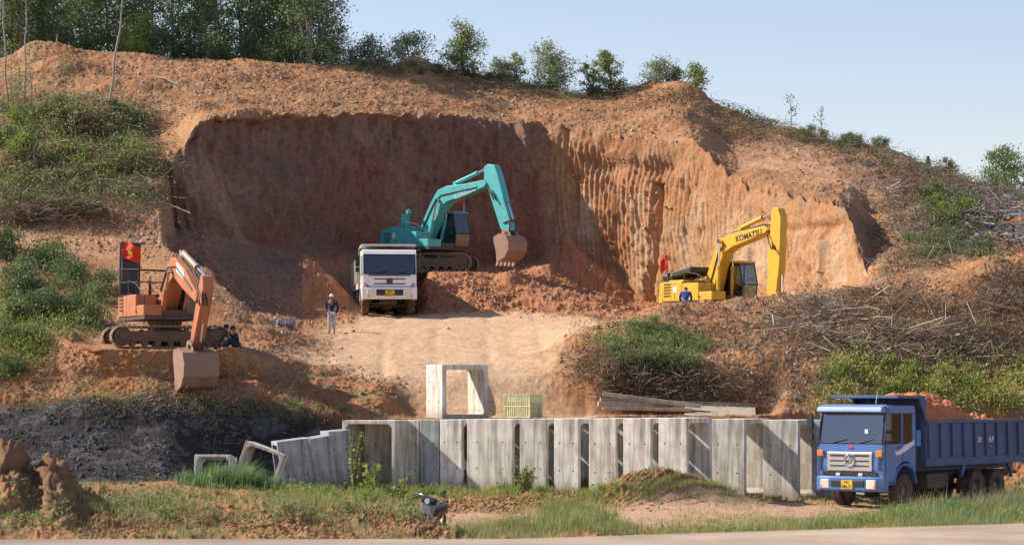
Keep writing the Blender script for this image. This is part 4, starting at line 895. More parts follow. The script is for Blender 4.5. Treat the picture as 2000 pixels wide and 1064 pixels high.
    body = tb.build('tipper_body', bd, root, .012)
    rb = MB(); nr = P.get('ribs', 8)
    for s in (-1, 1):
        for k in range(nr+1):
            x = x0-.12-(x0-x1-.35)*k/nr; y = s*(yb+.03); rb.prism([(x-.09, z1), (x+.05, z1), (x+.0, z0+.25), (x-.12, z0+.25)], min(y, y+s*.085), max(y, y+s*.085))
        rb.b(x1+.2, x0, s*(yb+.03) if s > 0 else s*(yb+.05), s*(yb+.05) if s > 0 else s*(yb+.03), z0-.02, z0+.25)
    rb.build('body_rib', bd, body, .01)
    cn = MB(); ct = P['can']; cn.prism([(x0, ct-.05), (P['canx'], ct-.03), (P['canx'], ct+.05), (P['canx']-.06, ct+.07), (x0-.05, ct+.05)], -yb, yb)
    for s in (-1, 1): cn.prism([(x0, z1), (x0, ct-.05), (x0+.42, ct-.05), (x0+.1, z1+.3)], s*yb-.04, s*yb+.04)
    for y in (-.8, -.27, .27, .8): cn.b(x0+.001, x0+.07, y-.05, y+.05, z0+.1, ct-.06)
    cn.build('cab_guard', M[P.get('canm', P['body'])], body, .01)
    gd = MB()
    for s in (-1, 1):
        for k in range(len(P['axles'])):
            if k < P.get('front_axles', 1): continue
            x = P['axles'][k]; gd.b(x-.62, x+.62, s*1.22-.03, s*1.22+.03, 1.10, z0-.03) if False else None
        gd.prism([(P['axles'][-2]+.75, z0-.03), (P['axles'][-1]-.75, z0-.03), (P['axles'][-1]-.95, z0-.30), (P['axles'][-1]-1.0, .8), (P['axles'][-1]-1.1, .8), (P['axles'][-1]-1.1, z0-.0), (P['axles'][-2]+1.0, z0), (P['axles'][-2]+1.1, z0-.45), (P['axles'][-2]+.95, z0-.35)], s*1.20-.05, s*1.20+.05)
    gd.cyl((x0-.3, 0, z0-.1), (x0-.35, 0, z0+.1), .14, 12); gd.b(x1+.3, x0, -.55, -.42, z0-.22, z0-.01); gd.b(x1+.3, x0, .42, .55, z0-.22, z0-.01); gd.build('mudguard', bd, root, .01)
    cyl = MB(); cyl.cyl((x0+.22, 0, 1.0), (x0+.18, 0, ct-.4), .10, 14); cyl.b(x0+.1, x0+.35, .6, 1.05, 1.3, 2.3); cyl.build('tipping_ram', M['steel'], root)
    for k, x in enumerate(P['axles']):
        for s in (-1, 1):
            if k < P.get('front_axles', 1): wheel(root, x, s*1.06, .54, .31, P.get('tyre', 'tyre'))
            else: wheel(root, x, s*.98, .54, .56, P.get('tyre', 'tyre'))
    for s in (-1, 1): rl = MB(); rl.b(x1+.3, x1+.36, s*.8-.12, s*.8+.12, .9, 1.0); rl.build('tail_light', M['amber'], root)
    return root, body

def heap(name, loc, yaw, lx, ly, h, label, prof, seed, colr=(.44, .17, .085)):
    n, m_ = 150, 60; V = []; Fq = []
    gx = np.linspace(0, 1, n); gy = np.linspace(-1, 1, m_); GX, GY = np.meshgrid(gx, gy, indexing='ij')
    base = np.interp(GX, [p[0] for p in prof], [p[1] for p in prof])*(1-np.abs(GY)**2.6)*h
    nz = fbm(GX*lx*1.6+seed, GY*ly*1.6, GX*0, 4, seed)*.30+np.abs(fbm(GX*lx*3.5, GY*ly*3.5, GX*0, 4, seed+3))*.22+fbm(GX*lx*11, GY*ly*11, GX*0, 2, seed+8)*.05
    Hh = base+nz*(base > .02)-.12
    V = np.stack([-GX*lx, GY*ly, Hh], -1).reshape(-1, 3); idx = np.arange(n*m_).reshape(n, m_)
    Fq = np.stack([idx[:-1, :-1], idx[1:, :-1], idx[1:, 1:], idx[:-1, 1:]], -1).reshape(-1, 4)
    o = link_np(name, V, Fq, mat('red_earth_load', colr, .95, noise=.25, nscale=3, bump=.6, bscale=14), smooth=False); o.location = loc; o.rotation_euler = (0, 0, yaw)
    tag(o, label, 'earth load'); return o

def front_blue(root, cab, hw, P):
    wz0, wz1 = P['wz']
    g = MB(); g.prism([(0, 1.18), (.035, 1.20), (.035, 1.78), (.0, 1.82)], -.84, .84); gr = g.build('grille', M['silver'], cab, .015)
    for z0_, z1_ in ((1.66, 1.72), (1.50, 1.54), (1.34, 1.38)):
        s_ = MB(); s_.b(.036, .045, -.72, -.16, z0_, z1_); s_.b(.036, .045, .16, .72, z0_, z1_); s_.build('grille_slot', M['black'], gr)
    e = MB(); e.lathe([(.14, .038), (.20, .038), (.21, .06), (.19, .08), (.15, .07), (.14, .038)], (0, 0, 1.53), 'x', 28); 
    e.add([(.07, 0, 1.66), (.07, .11, 1.56), (.07, 0, 1.40), (.07, -.11, 1.56), (.10, 0, 1.55)], [(0, 1, 4), (1, 2, 4), (2, 3, 4), (3, 0, 4)]); e.build('emblem', M['chrome'], gr)
    for s in (-1, 1):
        a = MB(); a.b(.0, .05, s*.99 if s > 0 else s*hw+.02, s*hw-.02 if s > 0 else s*.99, 1.66, 1.86); a.build('turn_signal', M['amber'], cab, .02)
        v = MB()
        for k in range(5): v.b(.0, .02, s*1.10-.06, s*1.10+.06, 1.24+k*.08, 1.28+k*.08)
        v.build('air_vent', M['black'], cab)
        d_ = MB(); y = s*(hw+.006); d_.prism([(-1.0, wz0-.40), (-.80, wz0-.42), (-.72, wz0-.30), (-.95, wz0-.28), (-1.3, wz0-.12), (-1.95, wz0+.06), (-1.95, wz0-.08), (-1.45, wz0-.28)], y-.003, y+.003) if s > 0 else d_.prism([(-.30, wz0-.46), (-.9, wz0-.30), (-1.9, wz0+.04), (-1.9, wz0-.12), (-1.2, wz0-.32), (-.9, wz0-.42)], y-.003, y+.003)
        d_.build('white_stripe', M['wht'], cab)
    k_ = MB(); k_.b(-.05, .02, -1.0, 1.0, 1.0, 1.17); k_.build('lower_opening', M['black'], root)
    for y in (-.42, .42): l = MB(); l.box((.03, y, 1.08), (.06, .16, .10)); l.build('work_lamp', M['lamp'], root, .01)
    r_ = MB(); r_.b(.0, .006, -.10, .10, 1.93, 1.99); r_.build('red_badge', M['red'], cab)
    s_ = MB(); s_.b(-.10, -.09, .50, .62, wz0+.28, wz0+.42); s_.build('windscreen_sticker', M['wht'], cab)
    an = MB(); an.tube([(-.35, .75, P['top']), (-.30, .85, P['top']+.4)], .01, 6); an.build('antenna', M['wht'], cab)
def front_white(root, cab, hw, P):
    wz0, wz1 = P['wz']
    for s in (-1, 1):
        c_ = MB(); c_.prism([(-.02, 1.35), (.02, 1.38), (.0, 1.86), (-.05, 1.90)], s*hw-.20 if s > 0 else s*hw+.02, s*hw-.02 if s > 0 else s*hw+.20); c_.build('corner_panel', M['white'], cab, .02)
        t_ = MB(); t_.b(.0, .03, s*1.12-.06, s*1.12+.06, 1.40, 1.52); t_.build('turn_signal', M['amber'], cab, .01)
    ln = MB(); ln.b(-.06, .012, -1.16, 1.16, 1.335, 1.355); ln.build('panel_gap', M['black'], cab)
    v_ = MB(); v_.b(-.02, .03, -.95, .95, wz0-.10, wz0-.06); v_.build('wiper_cowl', M['black'], cab)
    g = MB(); g.prism([(.0, 1.35), (.03, 1.38), (.02, 1.82), (-.01, 1.84)], -.98, .98); gr = g.build('grille', M['white'], cab, .02)
    for z in (1.46, 1.68):
        s_ = MB(); s_.b(.028, .042, -.72, .72, z, z+.05); s_.build('grille_slot', M['black'], gr)
    e = MB(); e.lathe([(0, .03), (.13, .03), (.15, .05), (.11, .07), (0, .06)], (0, 0, 1.60), 'x', 22); e.build('emblem', M['steel'], gr)
    s_ = MB(); s_.tube([(.02, -1.1, 1.44), (.04, -.9, 1.32), (.04, .9, 1.32), (.02, 1.1, 1.44)], .025, 6); s_.build('grille_line', M['black'], gr)
    b = MB(); b.b(-.04, .03, -.55, .55, wz0+.62, wz0+.70); 
    r_ = MB(); r_.b(-.30, -.29, -.35, .30, wz1-.17, wz1-.05); r_.build('windscreen_banner', M['red'], cab)
BT = dict(col='blue', body='dblue', canm='dblue', visor='lblue', top=3.32, wz=(2.12, 3.04), bz=(.50, 1.02), ws='wind', front=front_blue, plate=('77C', '086.31'), axles=[-1.38, -6.15, -7.55], len=10.1, bx=(-2.62, -9.9), bzz=(1.32, 2.70), can=3.56, canx=-.85, ribs=9)
M['visor'] = mat('pale_blue_visor', (.20, .31, .60), .3, metal=.2, dust=.15)
BT['visor'] = 'visor'
d = 82.6; g0 = gp(1660, d); c0 = Vector((g0.x, d, -3.82))
yawB = math.atan2(-math.cos(R(39)), -math.sin(R(39)))
BLUE, bbody = truck(c0, yawB, BT, 'dusty blue dump truck carrying red earth along the lower dirt road')
M4 = Matrix.Translation(c0) @ Matrix.Rotation(yawB, 4, 'Z')
heap('earth_load', M4 @ Vector((-2.72, 0, 2.72)), yawB, 6.3, 1.2, 1.05, 'red earth heaped in the blue truck', [(0, .8), (.1, .95), (.25, 1), (.42, .92), (.55, .6), (.7, .2), (1, .05)], 5, (.52, .185, .08))
mb = MB(); mb.b(-2.45, -2.15, .70, 1.22, 1.95, 2.5); mb.build('air_cleaner', M['lblue'], BLUE, .04)
for s_, x_ in (('20', -6.21), ('NLP', -6.98)):
    mt = Matrix.Translation((x_, 1.26+.035, 2.12)) @ Matrix.Rotation(R(180), 4, 'Z') @ Matrix.Rotation(R(90), 4, 'X')
    text_obj('lettering', s_, .25, M['wht'], bbody, mt, .002)
WT = dict(col='white', body='cream', canm='cream', top=3.10, wz=(1.96, 2.80), bz=(.74, 1.34), ws='dglass', front=front_white, plate=('77C', '052.18'), axles=[-1.38, -3.2, -6.0, -7.35], front_axles=2, len=8.7, bx=(-2.5, -8.4), bzz=(1.36, 2.72), can=3.26, canx=-.55, ribs=8, tyre='tyred')
d = 117.6; g0 = gp(760, d)
yawW = math.atan2(-math.cos(R(6.5)), math.sin(R(6.5)))
g1 = gp(760, 119.0); WZ = max(ground_at(g0.x, d), g1.z)-.02
c0 = Vector(((761-CX)/F*d, d, 3.36)); WHITE, wbody = truck(c0, yawW, WT, 'white dump truck parked facing the camera beside the turquoise excavator')
M4 = Matrix.Translation(c0) @ Matrix.Rotation(yawW, 4, 'Z')
heap('earth_load', M4 @ Vector((-2.6, 0, 2.42)), yawW, 5.6, 1.2, .4, 'low load of earth in the white truck', [(0, .4), (.3, .8), (.7, 1), (1, .4)], 9, (.36, .17, .10))
# ------------------------------------------------------------------ precast concrete box culverts
def culvert(loc, yaw, W_, H_, L_, t, m_, label, tilt=(0, 0), c=.13):
    """opening looks along local x, width across y"""
    root = empty('box_culvert', loc); root.rotation_euler = (tilt[0], tilt[1], yaw)
    tag(root, label, 'box culvert', 'precast concrete box culverts')
    w = W_/2
    out = [(-w, 0), (w, 0), (w, H_), (-w, H_)]
    inn = [(-w+t+c, t), (w-t-c, t), (w-t, t+c), (w-t, H_-t-c), (w-t-c, H_-t), (-w+t+c, H_-t), (-w+t, H_-t-c), (-w+t, t+c)]
    V = []
    for x in (-L_/2, L_/2):
        V += [(x, y, z) for y, z in out]+[(x, y, z) for y, z in inn]
    f = []
    ring = [(0, 4, 5, 1), (1, 5, 6), (1, 6, 7, 2), (2, 7, 8), (2, 8, 9, 3), (3, 9, 10), (3, 10, 11, 0), (0, 11, 4)]
    for r_ in ring: f.append(r_); f.append(tuple(i+12 for i in r_[::-1]))
    for i in range(4): f.append((i, (i+1) % 4, (i+1) % 4+12, i+12))
    for i in range(8): a = 4+i; b = 4+(i+1) % 8; f.append((a, a+12, b+12, b))
    mb = MB(); mb.add(V, f); o = mb.build('shell', m_, root, .018, 2)
    q = MB()
    for sx in (-.28, .28):
        for z in (.32, .68):
            for s in (-1, 1): q.cyl((sx*L_, s*(w+.004), H_*z), (sx*L_, s*(w-.02), H_*z), .028, 8)
    q.build('lifting_socket', M['black'], o)
    return root
def stained(name, base, seed):
    m = bpy.data.materials.new(name); m.use_nodes = True; n = m.node_tree; b = n.nodes['Principled BSDF']; b.inputs['Roughness'].default_value = .9; b.inputs['Specular IOR Level'].default_value = .2
    tc = n.nodes.new('ShaderNodeTexCoord'); mp = n.nodes.new('ShaderNodeMapping'); mp.inputs['Location'].default_value = (seed*3.1, seed*1.7, seed); mp.inputs['Scale'].default_value = (3.2, 3.2, .28)
    n.links.new(tc.outputs['Object'], mp.inputs[0])
    t = n.nodes.new('ShaderNodeTexNoise'); t.inputs['Scale'].default_value = 1.5; t.inputs['Detail'].default_value = 7; t.inputs['Roughness'].default_value = .65; n.links.new(mp.outputs[0], t.inputs['Vector'])
    r = n.nodes.new('ShaderNodeValToRGB'); e = r.color_ramp.elements
    e[0].position = .29; e[0].color = (*[c*.34 for c in base], 1); e[1].position = .56; e[1].color = (*base, 1)
    k = r.color_ramp.elements.new(.45); k.color = (base[0]*.72, base[1]*.70, base[2]*.65, 1)
    n.links.new(t.outputs[0], r.inputs[0])
    t2 = n.nodes.new('ShaderNodeTexNoise'); t2.inputs['Scale'].default_value = 2.2; t2.inputs['Detail'].default_value = 8; n.links.new(tc.outputs['Object'], t2.inputs['Vector'])
    mr = n.nodes.new('ShaderNodeMapRange'); mr.inputs[1].default_value = .3; mr.inputs[2].default_value = .7; mr.inputs[3].default_value = .82; mr.inputs[4].default_value = 1.12; n.links.new(t2.outputs[0], mr.inputs[0])
    mx = n.nodes.new('ShaderNodeMix'); mx.data_type = 'RGBA'; mx.blend_type = 'MULTIPLY'; mx.inputs[0].default_value = 1; n.links.new(r.outputs[0], mx.inputs[6]); n.links.new(mr.outputs[0], mx.inputs[7])
    # dirt splashed up from the ground
    sp = n.nodes.new('ShaderNodeSeparateXYZ'); n.links.new(tc.outputs['Object'], sp.inputs[0])
    ad = n.nodes.new('ShaderNodeMath'); ad.operation = 'MULTIPLY_ADD'; n.links.new(t2.outputs[0], ad.inputs[0]); ad.inputs[1].default_value = -.5; n.links.new(sp.outputs[2], ad.inputs[2])
    m2 = n.nodes.new('ShaderNodeMapRange'); m2.inputs[1].default_value = -.15; m2.inputs[2].default_value = .25; m2.inputs[3].default_value = .6; m2.inputs[4].default_value = 0; n.links.new(ad.outputs[0], m2.inputs[0])
    mx2 = n.nodes.new('ShaderNodeMix'); mx2.data_type = 'RGBA'; n.links.new(m2.outputs[0], mx2.inputs[0]); n.links.new(mx.outputs[2], mx2.inputs[6]); mx2.inputs[7].default_value = (.30, .22, .15, 1)
    n.links.new(mx2.outputs[2], b.inputs['Base Color'])
    bp = n.nodes.new('ShaderNodeBump'); bp.inputs['Strength'].default_value = .3; bp.inputs['Distance'].default_value = .02; n.links.new(t2.outputs[0], bp.inputs['Height']); n.links.new(bp.outputs[0], b.inputs['Normal'])
    return m
CM = [stained('pale_concrete', (.86, .83, .77), 1), stained('weathered_concrete', (.77, .735, .66), 2), stained('streaked_concrete', (.70, .67, .60), 5), stained('bluegrey_and_shade_concrete', (.42, .45, .47), 8)]  # blue-grey one also carries the painted shade of the leaning culverts
PHI = R(24)
def wall_box(xl, xr, dn, phi, mi, label, Wd=2.0, zt=818):
    """a box whose long side shows between two sight lines; the right front corner stands at depth dn"""
    a = Vector((math.cos(phi), -math.sin(phi))); l = Vector((math.sin(phi), math.cos(phi)))
    ur = (xr-CX)/F; ul = (xl-CX)/F; corner = Vector((ur*dn, dn))
    L_ = (corner.x-ul*corner.y)/(a.x-ul*a.y)
    c = corner-a*(L_/2)+l*(Wd/2)
    ztop = (HY-zt)/F*dn; zb = min(ground_at(corner.x, corner.y-.1), ground_at(corner.x-a.x*L_, corner.y-a.y*L_), -3.4)-.06
    return culvert((c.x, c.y, zb), -phi, Wd, ztop-zb, L_, .17, CM[mi], label)
PHI = R(31); P0 = ((783-CX)/F*88.6, 88.6)
def row_d(px):            # where a sight line meets the straight front of the row
    u = (px-CX)/F; t = math.tan(R(29)); return (P0[1]+t*P0[0])/(1+t*u)
ROWB = [(783, 818, 1, 'narrow tan streaked culvert beside the open one, first of the long concrete row'),
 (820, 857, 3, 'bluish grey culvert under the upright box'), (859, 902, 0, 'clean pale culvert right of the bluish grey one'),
 (912, 1001, 1, 'widest pale culvert face with brown streaks on its left edge'), (1015, 1067, 2, 'culvert with a tall dark stain and a green vine at its left foot'),
 (1082, 1130, 0, 'pale culvert right of the stained one beside the vine'), (1150, 1203, 1, 'culvert behind the tall grass clump, streaked along its top'),
 (1217, 1271, 0, 'pale culvert just left of the grassy dirt hump'), (1286, 1341, 0, 'pale culvert rising behind the grassy dirt hump')]
for xl, xr, mi, lb in ROWB: wall_box(xl, xr, row_d(xr), R(29), mi, lb, zt=820-4*(xr-783)/558)
wall_box(1387, 1454, 86.4, PHI, 2, 'culvert right of the dirt hump, crossed by a slanting shadow', zt=818)
wall_box(1490, 1559, 86.6, PHI, 2, 'stained culvert second from the blue truck, half in slanting shade', zt=820)
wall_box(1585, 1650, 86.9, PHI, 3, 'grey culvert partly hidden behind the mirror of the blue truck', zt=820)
# the open ones
d = 87.6; wd = 1.98
yw = -math.pi/2-R(20)
culvert((W(727, 0, d)[0]+.10, d+.75, -3.50), yw, wd, 2.44, 1.35, .13, CM[1], 'box culvert with its open mouth facing the road, left end of the row')
culvert((W(600, 0, 89.0)[0]+.8, 89.6, -3.2), yw-R(5), 1.7, 2.25, 1.1, .13, CM[1], 'culvert behind the leaning ones, only its pale top edge showing') if False else None
d = 91.0; q = W(892, 812, d)
culvert((q[0], d+.75, -1.06), -math.pi/2+R(29), 1.86, 1.94, 1.25, .17, CM[1], 'upright concrete box standing above the culvert row with the road seen through it', (0, 0), .07)
# leaning ones at the left end of the row, shade put into their blue-grey
culvert((W(578, 0, 87.3)[0], 87.6, -3.45), R(12), 1.7, 1.75, 1.15, .13, CM[3], 'culvert coloured dark bluish for its shade, leaning left behind the tall grass', (0, R(-7)))
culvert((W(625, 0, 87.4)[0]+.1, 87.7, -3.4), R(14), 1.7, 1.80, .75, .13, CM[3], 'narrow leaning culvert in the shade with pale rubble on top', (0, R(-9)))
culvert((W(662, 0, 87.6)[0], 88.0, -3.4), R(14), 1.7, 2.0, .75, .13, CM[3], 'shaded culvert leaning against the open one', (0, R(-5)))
culvert((W(500, 0, 86.6)[0], 86.9, -3.22), -math.pi/2-R(12), 1.45, 1.30, 1.0, .10, CM[1], 'low tilted culvert sunk behind the tall green grass', (R(0), R(0)))
bpy.context.view_layer.update()
o = [x for x in scene.objects if x.get('label', '').startswith('low tilted')][0]; o.rotation_euler = (0, R(-4), -math.pi/2-R(12)); o.rotation_euler.rotate_axis('X', R(-19))
culvert((W(417, 0, 86.0)[0], 86.2, -3.35), -math.pi/2-R(10), 1.28, 1.12, .7, .085, CM[1], 'small open culvert farthest left, half buried in grass', (0, 0))
o = [x for x in scene.objects if x.get('label', '').startswith('small open')][0]; o.rotation_euler.rotate_axis('Y', R(-10))
mb = MB(); random.seed(3)
for k in range(9): mb.box((random.uniform(-.5, .5), random.uniform(-.4, .4), random.uniform(0, .12)), (random.uniform(.1, .3), random.uniform(.1, .25), random.uniform(.05, .12)), ('Z', random.uniform(0, 3)))
rb = mb.build('rubble', CM[0]); q = W(630, 868, 87.7); rb.location = (q[0], 87.8, q[2]-.05); tag(rb, 'pale rubble heaped on the leaning culverts', 'rubble', kind='stuff')
culvert((W(742, 0, 89.7)[0], 90.0, -3.5), R(20), 1.9, 2.35, 1.7, .17, CM[2], 'dark culvert standing close behind the open one, seen through its mouth')
# light blue plastic sheet on the leaning culvert
n = 14; V = []; Fq = []
for i in range(n):
    for k in range(n):
        u, v = i/(n-1), k/(n-1); V.append(((u-.5)*1.0, (v-.5)*.7, .06+.05*math.sin(u*9+v*4)+.04*math.sin(v*13)-(.35*max(0, .25-v)*2)))
for i in range(n-1):
    for k in range(n-1): a = i*n+k; Fq.append((a, a+n, a+n+1, a+1))
sh = link_np('plastic_sheet', V, Fq, mat('blue_plastic', (.42, .62, .70), .35), smooth=True); q = W(592, 872, 87.4); sh.location = (q[0], 87.45, q[2]-.06); sh.modifiers.new('s', 'SOLIDIFY').thickness = .004; tag(sh, 'pale blue plastic sheet draped over the dark leaning culvert', 'plastic sheet')

# ------------------------------------------------------------------ beams laid above the row
def beam(p0, p1, w_, h_, m_, label, name='concrete_beam'):
    p0 = Vector(p0); p1 = Vector(p1); dv = p1-p0; L_ = dv.length
    mb = MB(); mb.box((0, 0, 0), (L_, w_, h_)); 
    for s in (-1, 1): mb.cyl((s*L_*.32, 0, h_/2), (s*L_*.32+.001, 0, h_/2+.05), .02, 6)
    o = mb.build(name, m_, None, .015); o.location = (p0+p1)/2; o.rotation_euler = dv.to_track_quat('X', 'Z').to_euler(); tag(o, label, 'beam', 'beams laid above the culverts', 'thing'); return o
BM = stained('beam_concrete', (.74, .66, .53), 11)
def dp(px, py, d): return Vector(W(px, py, d))
beam(dp(1178, 769, 93.0), dp(1368, 793, 92.2), .26, .14, BM, 'topmost beam, slanting down to the right')
beam(dp(1168, 788, 92.6), dp(1474, 799, 93.4), .26, .15, BM, 'longest beam, lying nearly level across the pile')
beam(dp(1172, 780, 93.4), dp(1478, 792, 94.0), .26, .15, BM, 'beam behind the topmost one, reaching the right end of the pile')
beam(dp(1176, 797, 92.0), dp(1350, 800, 92.1), .26, .12, BM, 'short low beam at the front left of the pile')
beam(dp(1345, 786, 94.6), dp(1470, 789, 94.4), .26, .13, BM, 'half hidden beam at the back right of the pile')
mb = MB(); mb.box((0, 0, 0), (2.55, 1.7, .12)); o = mb.build('concrete_slab', BM, None, .02); q = dp(1408, 808, 91.9); o.location = q+Vector((0, .3, .02)); o.rotation_euler = (R(13), R(2), R(-4)); tag(o, 'flat concrete slab tipped toward the road beside the beams', 'slab', None, 'thing')
# bamboo crate
def crate():
    root = empty('bamboo_crate', gp(1022, 93.6), R(-32)); tag(root, 'yellow-green bamboo crate on the bank above the culverts', 'crate')
    root.location.z = -1.05
    lx, ly, h = 1.08, .85, .84; m = MB()
    for x in (-lx/2, lx/2):
        for y in (-ly/2, ly/2): m.cyl((x, y, 0), (x, y, h), .025, 8)
    for z in (.03, h*.5, h-.02):
        m.cyl((-lx/2, -ly/2, z), (lx/2, -ly/2, z), .02, 8); m.cyl((-lx/2, ly/2, z), (lx/2, ly/2, z), .02, 8); m.cyl((-lx/2, -ly/2, z), (-lx/2, ly/2, z), .02, 8); m.cyl((lx/2, -ly/2, z), (lx/2, ly/2, z), .02, 8)
    m.build('frame', M['gcrate'], root); s_ = MB()
    for k in range(13):
        x = -lx/2+lx*(k+.5)/13
        for y in (-ly/2, ly/2): s_.box((x, y, h/2), (.048, .014, h-.03))
    for k in range(10):
        y = -ly/2+ly*(k+.5)/10
        for x in (-lx/2, lx/2): s_.box((x, y, h/2), (.014, .048, h-.03))
    s_.build('slats', M['gcrate'], root)
    t_ = MB()
    for k in range(7): t_.box((-lx/2+lx*(k+.5)/7, 0, h+.018), (.09, ly+.06, .02))
    t_.build('lid', M['gcrate'], root); c_ = MB(); c_.b(-lx/2+.04, lx/2-.04, -ly/2+.04, ly/2-.04, .03, h*.72); c_.build('load', mat('pale_load', (.36, .38, .26), .9, noise=.3), root, .04)
crate()
# drum lying on the floor of the cut
root = empty('oil_drum', Vector(W(553, 631, 105.5))+Vector((0, 0, .0)), R(-6)); root.location.z = ground_at(root.location.x, root.location.y)+.26; tag(root, 'dark blue drum lying on its side at the foot of the shaded bank', 'drum')
m = MB(); m.lathe([(0, -.46), (.26, -.46), (.285, -.44), (.285, -.17), (.30, -.15), (.285, -.13), (.285, .13), (.30, .15), (.285, .17), (.285, .44), (.26, .46), (0, .46)], (0, 0, 0), 'x', 28); m.build('barrel', mat('dark_blue_drum', (.03, .05, .10), .45, dust=.25), root)
m = MB(); m.lathe([(.29, -.03), (.305, -.02), (.305, .02), (.29, .03)], (-.2, 0, 0), 'x', 24); m.build('yellow_band', mat('yellow_band', (.55, .48, .22), .7, noise=.3), root)

# ------------------------------------------------------------------ people
def person(loc, yaw, label, pose, cloth, sc=1.0):
    root = empty('person', loc, yaw); root.scale = (sc, sc, sc); tag(root, label, 'person')
    J, top, leg, hat = pose['J'], cloth[0], cloth[1], cloth[2]
    def S(*a): return tuple(a)
    pel, chest, neck, head = J['pel'], J['chest'], J['neck'], J['head']
    pts = [(*pel, .115, .09), (*J['waist'], .105, .085), (*chest, .135, .095), (*neck, .052), (*head, .085, .095), (*J['crown'], .05)]
    ed = [(0, 1), (1, 2), (2, 3), (3, 4), (4, 5)]
    jac = [(*pel, .135, .11), (*J['waist'], .13, .105), (*chest, .16, .12), (*[n*.6+c*.4 for n, c in zip(neck, chest)], .075)]; jed = [(0, 1), (1, 2), (2, 3)]
    tr = [(*pel, .13, .11)]; ted = []
    for s in ('L', 'R'):
        k = len(pts); sh, el, wr, ha = J['sh'+s], J['el'+s], J['wr'+s], J['ha'+s]
        pts += [(*sh, .05), (*el, .038), (*wr, .026), (*ha, .03, .018)]; ed += [(2, k), (k, k+1), (k+1, k+2), (k+2, k+3)]
        q = len(jac); jac += [(*sh, .066), (*el, .055), (*wr, .045)]; jed += [(2, q), (q, q+1), (q+1, q+2)]
        # fingers
        hv = (Vector(ha)-Vector(wr)).normalized(); side = hv.cross(Vector((0, 1, 0))); side = side.normalized() if side.length > .1 else Vector((1, 0, 0))
        for f_ in range(4):
            b = Vector(ha)+side*(.026*(f_-1.5)*.7)+hv*.02; t = b+hv*(.055+.008*(1.5-abs(f_-1.4)))+Vector((0, 0, -.0)); mid = b.lerp(t, .5); k2 = len(pts)
            pts += [(*b, .009), (*mid, .009), (*t, .007)]; ed += [(k+3, k2), (k2, k2+1), (k2+1, k2+2)]
        tb = Vector(ha)-hv*.01+side*.035; k2 = len(pts); pts += [(*tb, .010), (*(tb+side*.02+hv*.03), .008)]; ed += [(k+3, k2), (k2, k2+1)]
        k = len(pts); hp, kn, an, toe = J['hp'+s], J['kn'+s], J['an'+s], J['to'+s]
        pts += [(*hp, .085), (*kn, .058), (*an, .038), (*toe, .035, .025)]; ed += [(0, k), (k, k+1), (k+1, k+2), (k+2, k+3)]
        q = len(tr); tr += [(*hp, .10), (*kn, .078), (*[a*.93+b*.07 for a, b in zip(an, kn)], .062)]; ted += [(0, q), (q, q+1), (q+1, q+2)]
        # shoe
        av = Vector(an); tv = Vector(toe); dv = (tv-av); dv.z = 0; dv = dv.normalized() if dv.length > .01 else Vector((1, 0, 0))
        shp = [(*(av-dv*.05+Vector((0, 0, -.035))), .045, .035), (*(av+dv*.06+Vector((0, 0, -.04))), .045, .032), (*(av+dv*.16+Vector((0, 0, -.048))), .04, .024)]
        skin('shoe', shp, [(0, 1), (1, 2)], M['black'], root, 2)
    skin('body', pts, ed, M['skin'], root, 2)
    skin('jacket', jac, jed, M[top], root, 2); skin('trousers', tr, ted, M[leg], root, 2)
    h = Vector(head); f = Vector(J['face']).normalized(); u = (Vector(J['crown'])-h).normalized(); sd_ = f.cross(u)
    m = MB(); a = h+f*.085+u*.0; m.add([a+sd_*.016-u*.02, a-sd_*.016-u*.02, a+f*.03-u*.015, a+u*.03], [(0, 1, 2), (1, 3, 2), (3, 0, 2)]); m.build('nose', M['skin'], root)
    e = MB()
    for s in (-1, 1): e.box(h+f*.088+u*.02+sd_*.034*s, (.02, .02, .012)) 
    e.build('eyes', M['hair'], root)
    e = MB(); e.box(h+f*.085-u*.05, (.014, .045, .010), Matrix((f, sd_, u)).transposed()); e.build('mouth', mat('lips', (.25, .09, .07), .6), root)
    for s in (-1, 1):
        e = MB(); e.cyl(h+sd_*.085*s, h+sd_*.105*s-f*.01, .026, 10, .018); e.build('ear', M['skin'], root)
    nh = 16; V = []; Fq = []
    rings = 7
    for i in range(rings+1):
        t = (i/rings)*math.pi*(.60 if hat is None or hat == 'hair' else .5)
        for k in range(nh):
            aa = 2*math.pi*k/nh; front = max(0, math.cos(aa)); t2 = t*(1-.28*front)
            p = h+u*.02+(f*math.cos(aa)*.112+sd_*math.sin(aa)*.100)*math.sin(t2)+u*(.118*math.cos(t2)); V.append(tuple(p))
    for i in range(rings):
        for k in range(nh): Fq.append((i*nh+k, i*nh+(k+1) % nh, (i+1)*nh+(k+1) % nh, (i+1)*nh+k))
    if hat in (None, 'hair'): link_np('hair', V, Fq, M['hair'], root, smooth=True)
    else:
        o = link_np('cap', V, Fq, M[hat], root, smooth=True); b = MB(); n = 9; P = []
        for i in range(n): aa = -1.0+2.0*i/(n-1); P += [tuple(h+u*.055+(f*math.cos(aa)+sd_*math.sin(aa))*.098), tuple(h+u*.035+(f*math.cos(aa)*1.75+sd_*math.sin(aa)*1.05)*.10)]
        b.add(P, [(2*i, 2*i+1, 2*i+3, 2*i+2) for i in range(n-1)]); x = b.build('peak', M[hat], o); x.modifiers.new('s', 'SOLIDIFY').thickness = .006
    return root
